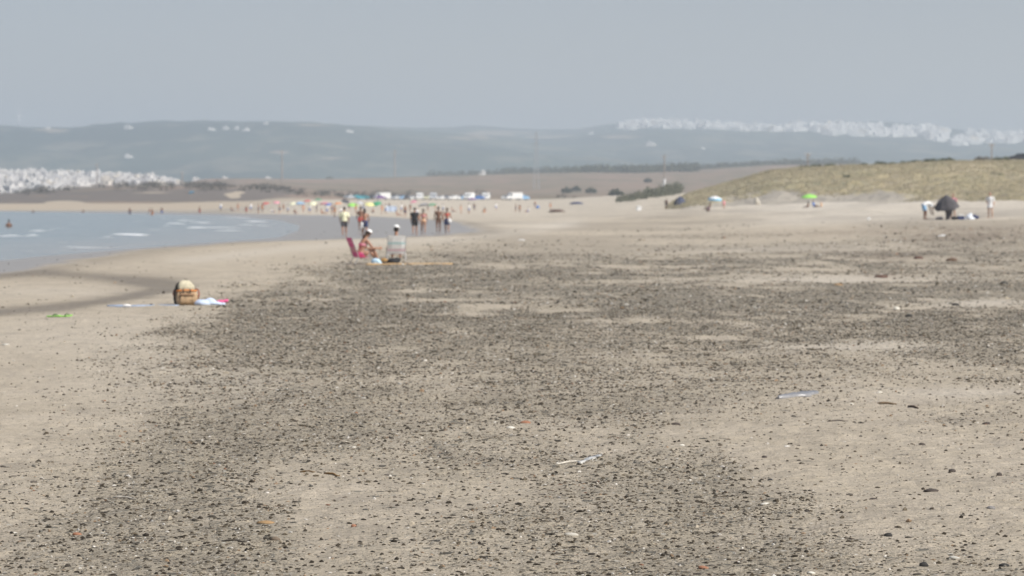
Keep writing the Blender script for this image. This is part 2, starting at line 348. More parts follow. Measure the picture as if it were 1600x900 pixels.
def pebble_density(x, y):
    "how thickly the stones lie: a survey of the belts and bare patches, broken up by noise in the sand"
    x = np.asarray(x, float); y = np.asarray(y, float); px, py = ref(x, y)
    px = px + (fbm(x * 0.9, y * 0.22, 61, 4) - 0.5) * 100 + (fbm(x * 3.5, y * 1.1, 62, 3) - .5) * 60
    py = py + (fbm(x * 0.5, y * 0.2, 64, 3) - 0.5) * np.clip((py - 360) * 0.35, 0, 60)
    gx = np.clip(px / 100, 0, 15.999); i = gx.astype(int); fx = gx - i; fx = ss(fx, 0.1, 0.9)
    gy = np.interp(py, PG_Y, np.arange(len(PG_Y))); gy = np.clip(gy, 0, len(PG_Y) - 1.001); j = gy.astype(int); fy = gy - j
    d = (PG[j, i] * (1 - fx) + PG[j, i + 1] * fx) * (1 - fy) + (PG[j + 1, i] * (1 - fx) + PG[j + 1, i + 1] * fx) * fy
    d = np.where(py < 370, 0, d)
    pat = (fbm(x * 1.3, y * 0.5, 63, 4) - 0.5) * 1.5 + (fbm(x * 0.35, y * 0.13, 67, 4) - 0.5) * 1.0
    far_ = ss(y, 30, 60)
    drift = fbm(x * 0.16, y * 0.075, 69, 5)
    d = d * np.clip(1 + (0.9 + .9 * far_) * pat + far_ * 2.2 * (drift - .52), 0.08, 1.9)
    d = d * (0.68 + 0.68 * np.clip(d, 0, 1)); px0, py0 = ref(x, y)
    d = d * (1 - np.clip(ellipses(px0 + 60 * (fbm(x * .6, y * .2, 70, 3) - .5), py0, [(1300, 438, 170, 6, .9), (1540, 474, 90, 6, .9), (1350, 541, 160, 7, .8), (1510, 612, 120, 9, .7), (390, 600, 70, 22, .55), (700, 588, 150, 9, .45), (1000, 437, 120, 3.5, .6), (820, 470, 140, 5, .4), (1120, 394, 200, 4, .7), (860, 407, 90, 3, .6), (960, 555, 110, 8, .45), (620, 520, 90, 6, .35), (1450, 500, 90, 4, .4), (560, 440, 70, 4, .4), (1180, 580, 120, 6, .4), (1010, 500, 100, 4, .35)]), 0, .92))
    d = d * (y > 5)
    d = d + 0.14 * (1 - ss(py, 380, 395)) * ss(x, 2, 14) * ss(fbm(x * 0.2, y * 0.05, 73, 4), 0.45, 0.6)
    return np.clip(d, 0, 1)
def beach_attrs(x, y):
    px, py = ref(x, y)
    u = x - film_x(y)
    peb = pebble_density(x, y)
    film = (1 - ss(u + (fbm(x * 0.3, y * 0.12, 81, 3) - 0.5) * 3, -0.8, 0.5)) * ss(y, -3000, 0)
    damp = np.maximum(1 - ss(u, 0.0, 2.6), 0) * 0.5
    damp = damp + 1.2 * along(px, py, [(-60, 492), (0, 487), (100, 478), (180, 466), (240, 456), (285, 448)], 6.5) + 0.85 * along(px, py, [(-60, 424), (60, 423), (150, 431), (230, 440), (285, 447)], 8)
    damp = damp + 0.55 * ellipses(px, py, [(240, 440, 60, 12, 1)])
    damp = damp + 0.35 * ss(fbm(x * 0.12, y * 0.03, 83, 4), 0.5, 0.64) * ss(py, 330, 345) * (1 - ss(py, 395, 420)) * ss(px, 620, 800)
    damp = damp + .7 * ss(y, 480, 640) * (1 - ss(x / np.maximum(y, 1), -.095, -.06)) * (.3 + fbm(x * .05, y * .015, 87, 4))
    damp = damp * (1 - film)
    pale = 0.55 * along(px, py, [(300, 405), (450, 388), (560, 379), (720, 374), (900, 350)], 7) + 0.85 * (1 - ss(py, 356, 368)) * ss(px, 1050, 1300) * ss(py, 322, 330)
    pale = pale + ellipses(px, py, [(1300, 438, 190, 5, .7), (1540, 474, 90, 6, .7), (1350, 541, 180, 8, .6), (1500, 612, 150, 9, .5), (1240, 392, 200, 4, .5), (700, 360, 90, 5, .5), (380, 600, 90, 25, .35), (200, 580, 160, 70, .18), (100, 520, 200, 30, .22), (90, 455, 160, 9, .3), (820, 350, 100, 5, .5)])
    pale = pale + 0.35 * (1 - ss(py, 338, 352)) * ss(y, 240, 400)
    weed = ellipses(px, py, [(1520, 380, 120, 9, 1.0), (1330, 372, 200, 4, .7), (1400, 406, 60, 6, .8), (1390, 434, 40, 5, .8)])
    return dict(pebbles=peb, fine_grit=.22 + .78 * ss(y, 34, 62), film=np.clip(film, 0, 1), damp=np.clip(damp, 0, 1), pale=np.clip(pale, 0, 1), weed=np.clip(weed, 0, 1))

front = np.linspace(R(-12.5), R(12.5), 640)
side_r = R(12.5) + (np.linspace(0, 1, 60)[1:-1] ** 1.6) * (math.pi - R(12.5)); full = np.concatenate([-side_r[::-1], front, side_r])
r_near = np.geomspace(0.4, 14.5, 26)[:-1]
r_mid = CAM_Z * F / np.linspace(CAM_Z * F / 14.5, 50, 560)            # even steps seen at a low angle
r_far = np.concatenate([np.linspace(201, 620, 90), np.linspace(625, 1050, 50)])
beach = polar('beach', np.concatenate([r_near, r_mid, r_far]), full, beach_h, beach_attrs, sand_material(), wrap=True)

FOAM = [(280, 352, 22, 1.0, .8), (255, 355, 14, .8, .7), (320, 349, 20, .9, .8), (360, 361, 26, .9, .8), (215, 345, 18, .7, .6), (60, 362, 30, .8, .6), (410, 352, 16, .9, .8), (130, 386, 50, 1.0, .6), (30, 392, 40, 1.0, .5), (15, 373, 34, 1.7, 1.), (50, 372, 14, 1.2, .8), (205, 368, 38, 1.6, 1.), (170, 371, 18, 1.1, .7), (345, 356, 48, 1.5, .95), (305, 357, 16, 2.0, 1.0), (400, 346, 26, 1.3, 1.0), (380, 351, 18, 1.1, .8), (290, 346, 30, 1.0, .9), (265, 343, 14, .9, .7),
        (235, 361, 20, 1.0, .6), (90, 359, 24, .9, .5), (330, 343, 30, .8, .8), (375, 340, 34, .7, .8), (150, 349, 26, .7, .4), (120, 378, 60, 1.2, .4)]
def sea_foam(x, y):
    yy = np.maximum(y, 1.0); px = 800 + F * x / yy; py = HOR + F * (CAM_Z - SEA_LEVEL) / yy
    v = ellipses(px + 30 * (fbm(x * .4, y * .1, 97, 3) - .5), py + 3.5 * (fbm(x * 0.12, y * 0.05, 91, 3) - 0.5), [(a_, b_, c_ * .9, d_ * .62, e_ * (.55 + .9 * float(vn(a_ * .37, b_ * .51, 3)))) for a_, b_, c_, d_, e_ in FOAM])
    return np.where(np.asarray(y) > 60, v, 0)
def sea_h(x, y):
    u = sea_x(y) - x; k = ss(u, 0, 14)
    w = 0.05 * np.sin((u + 6 * fbm(x * 0.02, y * 0.01, 93, 3)) * 0.55) + 0.03 * np.sin(y * 0.35 + u * 0.25 + 5 * fbm(x * .05, y * .03, 94, 2)) + 0.05 * (fbm(x * 0.25, y * 0.12, 95, 3) - 0.5)
    r = np.hypot(x, y)
    return SEA_LEVEL + w * k * (1 - ss(r, 900, 1500)) + 0.2 * np.clip(sea_foam(x, y), 0, 1) * k
sea = polar('sea', np.concatenate([[1, 30, 60, 90], np.linspace(100, 300, 160), np.linspace(303, 900, 200), np.geomspace(920, 12000, 30)]),
            np.concatenate([[R(-180), R(-150), R(-120), R(-90), R(-60), R(-40), R(-25), R(-16)], np.linspace(R(-12), R(1), 330), [R(15), R(40), R(70), R(110), R(150)]]),
            sea_h, lambda x, y: dict(foam=np.clip(sea_foam(x, y) + 0.55 * (1 - ss(sea_x(y) - x, 0.2, 1.2)) * .45 * ss(fbm(x * .15, y * .05, 96, 3), .42, .6), 0, 1), shallow=1 - ss(sea_x(y) - x, 0, 14)),
            sea_material(), wrap=True, keep=lambda x, y, z: (x < sea_x(y) + 3))
sea.data.update()

def dune_attrs(x, y):
    yy = np.maximum(y, 60); px = 800 + F * x / yy
    foot = 470 - 60 * ss(px, 1100, 1500); s = np.clip((y - foot) / (560 - foot), 0, 1)
    g = -0.2 + 1.4 * ss(s, 0.0, 0.42) + .25 * ss(px, 1400, 1480) - 1.0 * ellipses(px + 30 * (fbm(x * .1, y * .05, 117, 3) - .5), s, [(1170, .12, 75, .25, 1.1), (1310, .14, 70, .16, 1.2), (1250, .04, 90, .1, .9), (1370, .22, 30, .12, .8), (1230, .3, 30, .12, .6)])
    return dict(grass=g)
dune = polar('dune', np.concatenate([np.linspace(370, 620, 260), np.linspace(625, 1250, 40)]), np.concatenate([np.linspace(R(2.2), R(11), 420), np.linspace(R(11.2), R(40), 40)]),
             dune_h, dune_attrs, dune_material())
def plain_attrs(x, y):
    r = np.hypot(x, y); px = np.where(y > 50, 800 + F * x / np.maximum(y, 50), 3000)
    py = HOR + F * (CAM_Z - plain_h(x, y)) / np.maximum(y, 50)
    sc = ellipses(px, py, [(240, 309, 70, 6, 1.2), (330, 303, 60, 6, .8), (60, 311, 60, 3, .8), (120, 302, 90, 2, .9), (430, 300, 50, 5, .8), (420, 312, 60, 4, .8), (560, 306, 160, 3, .5), (900, 305, 120, 2, .4), (480, 312, 60, 3, .8), (960, 280, 200, 3, .3)])
    ba = ellipses(px, py, [(100, 318, 40, 5, 1.2), (20, 323, 300, 2.5, 1.0), (330, 320, 80, 3, .9), (360, 308, 20, 6, .9), (200, 323, 100, 3, .7), (820, 318, 400, 3, .9), (560, 318, 200, 3, .7)])
    lf_ = 1 - ss(px, 300, 480); ba = np.maximum(ba, 0.9 * (1 - ss(r, 960 - 60 * lf_, 1120 - 150 * lf_))); sc = sc + (.1 + 1.0 * fbm(x * .02, y * .006, 111, 3)) * lf_ * ss(r, 1000, 1060) * (1 - ss(r, 1900, 2200))
    scar = ellipses(px + 60 * (fbm(x * .05, y * .02, 115, 3) - .5), py, [(105, 317, 26, 3.5, 1.1), (365, 306, 9, 4, .9), (378, 301, 8, 3, .8), (330, 317, 45, 2.5, 1.4), (190, 320, 60, 1.8, 1.1), (300, 311, 16, 2.5, 1.0), (60, 310, 40, 1.5, .8), (250, 301, 50, 1.5, .8)])
    return dict(scrub=sc * ss(r, 940, 1000) + (.1 + .9 * fbm(x * .02, y * .01, 112, 3)) * lf_ * ss(r, 895, 925) * (1 - ss(r, 1000, 1060)), bare=ba * (1 - .6 * lf_ * ss(r, 1000, 1060)) - .5 * lf_ * ss(r, 895, 925) * (1 - ss(r, 1000, 1060)) + scar)
plain = polar('fields', np.concatenate([np.linspace(842, 1200, 70), np.geomspace(1210, 3000, 90), np.linspace(3030, 4600, 30), np.geomspace(4700, 12000, 8)]),
              np.concatenate([np.linspace(R(-16), R(14), 320), np.linspace(R(14.5), R(170), 50)]), plain_h, plain_attrs, plain_material())
def hills_attrs(x, y):
    px = 800 + F * x / y; py = HOR + F * (CAM_Z - hills_h(x, y)) / y + 5 * (fbm(x * .004, y * .002, 120, 4) - .5); px = px + 60 * (fbm(x * .003, y * .0015, 121, 4) - .5)
    f = ellipses(px, py, [(85, 206, 34, 5, 1.1), (420, 237, 20, 3.5, 1.3), (520, 247, 40, 2.5, .8), (770, 209, 90, 5, 1.0), (740, 215, 30, 4, .8), (860, 214, 40, 3, .9), (960, 215, 45, 3.5, 1.2), (1016, 227, 12, 3, 1.2), (990, 233, 14, 2, .7), (480, 197, 60, 2, .8), (545, 205, 14, 2.5, .9),
                          (620, 226, 30, 2, .5), (250, 260, 60, 2, .4), (1150, 232, 50, 2, .4)])
    return dict(field=f)
hills = polar('hills', np.concatenate([np.linspace(3750, 9000, 230), np.linspace(9100, 11200, 20)]), np.concatenate([np.linspace(R(-30), R(-11), 40), np.linspace(R(-10.9), R(11), 420), np.linspace(R(11.2), R(38), 50)]),
              hills_h, hills_attrs, hills_material())

# ------------------------------------------------------------------ stones: thousands of pebbles as one stuff object
def pebble_mesh(name, seed, flat, sub=1, rough=0.2, material=None):
    bm = bmesh.new(); bmesh.ops.create_icosphere(bm, subdivisions=sub, radius=0.5); rnd = random.Random(seed)
    ax = (1, rnd.uniform(.6, .9), flat)
    for v in bm.verts:
        k = 1 + rnd.uniform(-rough, rough); v.co = Vector((v.co.x * ax[0] * k, v.co.y * ax[1] * k, v.co.z * ax[2] * k))
        if v.co.z < -0.3 * flat: v.co.z = -0.3 * flat
    for f in bm.faces: f.smooth = rnd.random() < 0.0 or sub > 1
    me = bpy.data.meshes.new(name); bm.to_mesh(me); bm.free()
    if material: me.materials.append(material)
    return me
def pebble_material():
    g = G('pebble_stone'); t = g.attr('tint', 'INSTANCER').outputs['Color']
    tc = g.n('ShaderNodeTexCoord').outputs['Object']; n = g.noise(3, 4, 0.6, vec=tc)
    g.l(g.mix(g.rng(n, 0.3, 0.7, 0, 0.5), t, g.mix(1.0, t, (.55, .52, .48), 'MULTIPLY')), g.b.inputs['Base Color'])
    g.b.inputs['Roughness'].default_value = 0.75; g.b.inputs['Specular IOR Level'].default_value = 0.3
    return g.m
def gn_scatter(name, co, rot, scl, idx, tint, meshes, label_kind='stuff', material=None):
    src = bpy.data.collections.new(name + '_kinds')
    for k, me in enumerate(meshes):
        o = bpy.data.objects.new('%s_kind_%d' % (name, k), me); src.objects.link(o)
    me = bpy.data.meshes.new(name); n = len(co); me.vertices.add(n); me.vertices.foreach_set('co', np.asarray(co, float).ravel())
    for nm, tp, v, key in (('rot', 'FLOAT_VECTOR', rot, 'vector'), ('scl', 'FLOAT_VECTOR', scl, 'vector'), ('tintp', 'FLOAT_COLOR', tint, 'color')):
        a = me.attributes.new(nm, tp, 'POINT'); a.data.foreach_set(key, np.asarray(v, np.float32).ravel())
    a = me.attributes.new('kind_i', 'INT', 'POINT'); a.data.foreach_set('value', np.asarray(idx, np.int32))
    if material: me.materials.append(material)
    ng = bpy.data.node_groups.new(name, 'GeometryNodeTree')
    ng.interface.new_socket('Geometry', in_out='INPUT', socket_type='NodeSocketGeometry'); ng.interface.new_socket('Geometry', in_out='OUTPUT', socket_type='NodeSocketGeometry')
    N = ng.nodes; L = ng.links; gi = N.new('NodeGroupInput'); go = N.new('NodeGroupOutput')
    m2p = N.new('GeometryNodeMeshToPoints'); iop = N.new('GeometryNodeInstanceOnPoints'); ci = N.new('GeometryNodeCollectionInfo')
    ci.inputs['Collection'].default_value = src; ci.inputs['Separate Children'].default_value = True; ci.inputs['Reset Children'].default_value = True
    iop.inputs['Pick Instance'].default_value = True
    def na(nm, tp):
        q = N.new('GeometryNodeInputNamedAttribute'); q.data_type = tp; q.inputs['Name'].default_value = nm; return q.outputs[0]
    L.new(gi.outputs[0], m2p.inputs[0]); L.new(m2p.outputs[0], iop.inputs['Points']); L.new(ci.outputs[0], iop.inputs['Instance'])
    L.new(na('kind_i', 'INT'), iop.inputs['Instance Index']); L.new(na('scl', 'FLOAT_VECTOR'), iop.inputs['Scale'])
    er = N.new('FunctionNodeEulerToRotation'); L.new(na('rot', 'FLOAT_VECTOR'), er.inputs[0]); L.new(er.outputs[0], iop.inputs['Rotation'])
    st = N.new('GeometryNodeStoreNamedAttribute'); st.data_type = 'FLOAT_COLOR'; st.domain = 'INSTANCE'; st.inputs['Name'].default_value = 'tint'
    L.new(iop.outputs[0], st.inputs[0]); L.new(na('tintp', 'FLOAT_COLOR'), st.inputs['Value']); L.new(st.outputs[0], go.inputs[0])
    o = link(name, me); md = o.modifiers.new('scatter', 'NODES'); md.node_group = ng
    tag(o, kind='stuff'); return o
PM = pebble_material()
kinds = [pebble_mesh('pebble_%d' % k, k, [.6, .8, .5, .95, .7, .4][k], 1, .22, PM) for k in range(6)]
rng = np.random.default_rng(5)
co_, sc_ = [], []
for r0, r1, dens, smin, med in ((12, 22, 640, .005, .010), (22, 34, 480, .006, .0115), (34, 60, 280, .011, .017), (60, 100, 42, .024, .032), (100, 140, 12, .03, .045), (140, 235, 2.6, .05, .075)):
    area = R(26) / 2 * (r1 * r1 - r0 * r0); n = int(area * dens)
    rr = np.sqrt(rng.uniform(r0 * r0, r1 * r1, n)); aa = rng.uniform(R(-13), R(13), n); x = rr * np.sin(aa); y = rr * np.cos(aa)
    d = pebble_density(x, y)
    k = rng.random(n) < np.clip(d * 1.7, 0.02, 1.1) * (0.3 + 0.7 * ss(fbm(x * 3.5, y * 2.2, 77, 4), 0.38, 0.58))
    x, y = x[k], y[k]; s = np.maximum(rng.lognormal(math.log(med), 0.38, len(x)), smin)
    s = np.minimum(s, 0.040 + 0.0004 * r1)
    co_.append(np.stack([x, y, beach_h(x, y) + s * 0.02], -1)); sc_.append(s)
n_small = sum(len(c) for c in co_)
for y0, y1, cell, mean in ((14, 26, .115, .0205), (26, 40, .15, .0235), (40, 64, .22, .028)):     # the bigger dark ones lie evenly spaced
    gx_, gy_ = np.meshgrid(np.arange(-.235 * y1, .235 * y1, cell), np.arange(y0, y1, cell)); gx_, gy_ = gx_.ravel(), gy_.ravel()
    x = gx_ + rng.uniform(-.5, .5, len(gx_)) * cell; y = gy_ + rng.uniform(-.5, .5, len(gx_)) * cell; d = pebble_density(x, y)
    k = (rng.random(len(x)) < np.clip(d * 1.5 + .03, 0, .95)) & (np.abs(x) < .235 * y); x, y = x[k], y[k]; s = np.clip(rng.normal(mean, .006, len(x)), .009, .04)
    co_.append(np.stack([x, y, beach_h(x, y) + s * 0.06], -1)); sc_.append(s)
co = np.concatenate(co_); s = np.concatenate(sc_); n = len(co)
pal = np.array([(.045, .036, .024), (.09, .072, .047), (.135, .112, .076), (.16, .152, .128), (.25, .23, .19), (.40, .35, .27), (.30, .21, .13), (.27, .14, .08), (.66, .63, .57)])
pi_ = rng.choice(9, n, p=[.18, .16, .13, .11, .13, .155, .035, .005, .095])
pi_[n_small:] = rng.choice(9, n - n_small, p=[.47, .23, .10, .07, .04, .035, .012, .003, .04])
tint = np.concatenate([pal[pi_] * rng.uniform(.8, 1.2, (n, 1)), np.ones((n, 1))], 1)
s = np.where(pi_ == 8, s * 0.8, s)
scl = s[:, None] * rng.uniform(.8, 1.3, (n, 3)) * np.array([1.35, 1, 1.0])
rot = np.stack([rng.normal(0, .15, n), rng.normal(0, .15, n), rng.uniform(-.9, .9, n)], -1)
gn_scatter('pebbles', co, rot, scl, rng.integers(0, 6, n), tint, kinds)
print('pebbles', n)

# dune grass: tufts of blades
def tuft(name, seed, material, n=9, h=1.0):
    rnd = random.Random(seed); v = []; f = []
    for _ in range(n):
        a = rnd.uniform(0, 6.28); b = rnd.uniform(.1, .45); r = rnd.uniform(0, .15); x0, y0 = r * math.cos(a), r * math.sin(a); hh = h * rnd.uniform(.5, 1)
        x1, y1 = x0 + b * math.cos(a) * hh, y0 + b * math.sin(a) * hh; w = .05; px_, py_ = -math.sin(a) * w, math.cos(a) * w; i = len(v)
        v += [(x0 - px_, y0 - py_, -.05), (x0 + px_, y0 + py_, -.05), ((x0 + x1) / 2 + px_ * .7, (y0 + y1) / 2 + py_ * .7, hh * .6), ((x0 + x1) / 2 - px_ * .7, (y0 + y1) / 2 - py_ * .7, hh * .6), (x1, y1, hh)]
        f += [(i, i + 1, i + 2, i + 3), (i + 3, i + 2, i + 4)]
    me = bpy.data.meshes.new(name); me.from_pydata(v, [], f); me.materials.append(material); return me
def tint_material(name, rough=0.9):
    g = G(name); t = g.attr('tint', 'INSTANCER').outputs['Color']; g.l(t, g.b.inputs['Base Color']); g.b.inputs['Roughness'].default_value = rough
    g.b.inputs['Specular IOR Level'].default_value = 0.1; return g.m
TM = tint_material('marram_grass')
n = 52000; y = rng.uniform(395, 640, n); px = rng.uniform(1040, 1760, n); x = at(px, y)
g_ = dune_attrs(x, y)['grass'] + (fbm(x * .22, y * .12, 101, 3) - .5) * 2.0
k = g_ > 0.30; x, y = x[k], y[k]; n = len(x); z = dune_h(x, y)
k = z > beach_h(x, y) + .05; x, y, z = x[k], y[k], z[k]; n = len(x)
pal = np.array([(.47, .41, .29), (.44, .385, .26), (.38, .35, .225), (.50, .44, .33), (.30, .29, .20)]); ci = rng.choice(5, n, p=[.3, .28, .2, .15, .07])
big = fbm(x * .05, y * .02, 103, 3)[:, None]
tint = np.concatenate([pal[ci] * (0.8 + .4 * big), np.ones((n, 1))], 1); s = rng.uniform(.2, .45, n)
gn_scatter('dune_grass', np.stack([x, y, z], -1), np.stack([np.zeros(n), np.zeros(n), rng.uniform(0, 6.28, n)], -1), np.stack([s * 1.3, s * 1.3, s * .75], -1), rng.integers(0, 4, n), tint, [tuft('tuft_%d' % k, k, TM) for k in range(4)])

# ------------------------------------------------------------------ foliage
LEAF = tint_material('shrub_foliage')
def leaf_mass(name, blobs, n, leaf, cols, seed=1, parent=None, kind=None):
    "many small leaf faces spread through rough blobs, joined into one mesh"
    rg = np.random.default_rng(seed); w = np.array([b[3] * b[4] * b[5] for b in blobs]) ** .7; w /= w.sum(); bi = rg.choice(len(blobs), n, p=w); B = np.array(blobs)[bi]
    d = rg.normal(size=(n, 3)); d /= np.linalg.norm(d, axis=1)[:, None]; rad = rg.uniform(.45, 1.08, n)[:, None]
    rad = rad * (0.75 + .5 * vn(d[:, 0] * 3 + bi, d[:, 2] * 3 + d[:, 1] * 2, 7))[:, None]
    c = B[:, :3] + d * B[:, 3:6] * rad; c[:, 2] = np.maximum(c[:, 2], B[:, 2] - B[:, 5] * .9)
    a = rg.normal(size=(n, 3)); a /= np.linalg.norm(a, axis=1)[:, None]; b = np.cross(a, rg.normal(size=(n, 3))); b /= np.linalg.norm(b, axis=1)[:, None]
    sz = (leaf * rg.uniform(.6, 1.4, n))[:, None]
    v = np.stack([c + a * sz, c + b * sz * .6, c - a * sz, c - b * sz * .6], 1).reshape(-1, 3)
    me = bpy.data.meshes.new(name); me.vertices.add(n * 4); me.vertices.foreach_set('co', v.ravel()); me.loops.add(n * 4); me.loops.foreach_set('vertex_index', np.arange(n * 4, dtype=np.int32))
    me.polygons.add(n); me.polygons.foreach_set('loop_start', np.arange(0, n * 4, 4, dtype=np.int32)); me.polygons.foreach_set('material_index', rg.integers(0, len(cols), n).astype(np.int32)); me.update(calc_edges=True)
    for cc in cols: me.materials.append(mat('leaf_%d_%d_%d' % tuple(int(q * 1000) for q in cc), cc, .8, 0, .25, .7, spec=.15))
    o = link(name, me, None, parent)
    if kind: tag(o, kind=kind)
    return o
GREENS = [(.055, .065, .035), (.075, .085, .04), (.04, .05, .03), (.10, .10, .055)]
# the far wood along the crest of the fields
bl = []
rnd = random.Random(3)
for px in np.arange(668, 1340, 2.4):
    for row in range(5):
        y = 2960 - row * 130
        if row >= 2 and (px < 850 + 12 * row or px > 1090): continue
        if row == 1 and px < 790: continue
        if px < 760 and rnd.random() < .3: continue
        q = spot(px + rnd.uniform(-2, 2), y + rnd.uniform(-40, 40)); h = rnd.uniform(2.0, 4.2); bl.append((q.x, q.y, q.z + h * .6, rnd.uniform(2.5, 5), 4, h))
leaf_mass('far_treeline', bl, 34000, .85, GREENS, 2, kind='stuff')
bl = []
for px in np.arange(968, 1064, 1.6):
    t = (px - 968) / 96; q = spot(px, 760 + 120 * t); h = .6 + .9 * math.sin(min(t * 1.4 + .15, 1.5)) + rnd.uniform(-.3, .4)
    bl.append((q.x, q.y, q.z + h * .5 + 0.9 * t, 1.2, 1.6, h))
leaf_mass('dune_scrub', bl, 7000, .22, [(.11, .115, .075), (.14, .14, .09), (.09, .10, .06), (.17, .16, .11)], 4, kind='stuff')
bl = []
for _ in range(170):
    px = rnd.choice([rnd.gauss(240, 45), rnd.gauss(330, 30), rnd.gauss(430, 25), rnd.gauss(560, 50), rnd.gauss(60, 35), rnd.uniform(300, 900)]); y = rnd.uniform(1060, 1500)
    q = spot(px, y); h = rnd.uniform(.6, 1.7); bl.append((q.x, q.y, q.z + h * .4, h * 2.4, h * 2, h))
leaf_mass('headland_scrub', bl, 8000, .38, [(.09, .085, .065), (.12, .105, .08), (.14, .12, .10)], 6, kind='stuff')
def shrub(px, y, w, h, label, seed, cols=GREENS):
    h *= .65
    q = spot(px, y, .05); e = empty('shrub', q, 0, label, 'shrub', 'shrubs on the dune crest')
    rr = random.Random(seed); bl = [(rr.uniform(-w / 2, w / 2), rr.uniform(-.6, .6), h * rr.uniform(.15, .5), w * .2, .7, h * rr.uniform(.2, .45)) for _ in range(max(3, int(w)))]
    leaf_mass('foliage', bl, int(200 * w), .13, [tuple(q * 1.7 for q in c_) for c_ in cols], seed, parent=e)
    v = []; 
    bm = bmesh.new()
    for b in bl: cone_bm(bm, (b[0] * .4, b[1] * .4, 0), (b[0], b[1], b[2]), .06, .02, 5)
    finish(bm, 'stem', mat('bark', (.12, .09, .07)), e); return e

# ------------------------------------------------------------------ mesh builders
def finish(bm, name, material, parent=None, smooth=False):
    bmesh.ops.recalc_face_normals(bm, faces=bm.faces)
    me = bpy.data.meshes.new(name); bm.to_mesh(me); bm.free()
    if smooth:
        for p in me.polygons: p.use_smooth = True
    return link(name, me, material, parent)
def box_bm(bm, c, s, rz=0, bevel=0, taper=1.0):
    M = Matrix.Translation(c) @ Matrix.Rotation(rz, 4, 'Z'); r = bmesh.ops.create_cube(bm, size=1)
    for v in r['verts']:
        k = taper if v.co.z > 0 else 1
        v.co = M @ Vector((v.co.x * s[0] * k, v.co.y * s[1] * k, v.co.z * s[2]))
    if bevel: bmesh.ops.bevel(bm, geom=list({e for v in r['verts'] for e in v.link_edges}), offset=bevel, segments=2, affect='EDGES')
def loft_bm(bm, P, RX, RY=None, side=(1, 0, 0), n=10, cap=True):
    "closed tube through points P with elliptical sections (RX along side, RY across)"
    P = [Vector(p) for p in P]; RY = RY or RX; rings = []; side = Vector(side)
    for i, p in enumerate(P):
        t = (P[min(i + 1, len(P) - 1)] - P[max(i - 1, 0)]).normalized(); s_ = side - t * side.dot(t)
        if s_.length < 1e-3: s_ = Vector((0, 1, 0)) - t * t.y
        s_.normalize(); u = t.cross(s_)
        rings.append([bm.verts.new(p + s_ * RX[i] * math.cos(a) + u * RY[i] * math.sin(a)) for a in [2 * math.pi * k / n for k in range(n)]])
    for a, b in zip(rings, rings[1:]):
        for k in range(n): bm.faces.new((a[k], a[(k + 1) % n], b[(k + 1) % n], b[k]))
    if cap: bm.faces.new(rings[0][::-1]); bm.faces.new(rings[-1])
def cone_bm(bm, a, b, r0, r1, n=8): loft_bm(bm, [a, b], [r0, r1], n=n)
def ell_bm(bm, c, r, sub=2, rot=None):
    q = bmesh.ops.create_icosphere(bm, subdivisions=sub, radius=1); c = Vector(c)
    for v in q['verts']:
        w = Vector((v.co.x * r[0], v.co.y * r[1], v.co.z * r[2]))
        if rot: w = rot @ w
        v.co = w + c
def remesh(bm, name, voxel, material, parent, ratio=None):
    "fuse overlapping volumes into one continuous skin"
    bmesh.ops.recalc_face_normals(bm, faces=bm.faces)
    me = bpy.data.meshes.new('tmp'); bm.to_mesh(me); bm.free(); o = bpy.data.objects.new('tmp', me); COL.objects.link(o)
    m = o.modifiers.new('r', 'REMESH'); m.mode = 'VOXEL'; m.voxel_size = voxel; m.use_smooth_shade = True
    s = o.modifiers.new('s', 'SMOOTH'); s.iterations = 2; s.factor = .5
    if ratio: d = o.modifiers.new('d', 'DECIMATE'); d.ratio = ratio
    dg = bpy.context.evaluated_depsgraph_get(); me2 = bpy.data.meshes.new_from_object(o.evaluated_get(dg)); me2.name = name
    bpy.data.objects.remove(o); bpy.data.meshes.remove(me)
    me2.materials.clear()
    for p in me2.polygons: p.use_smooth = True
    return link(name, me2, material, parent)

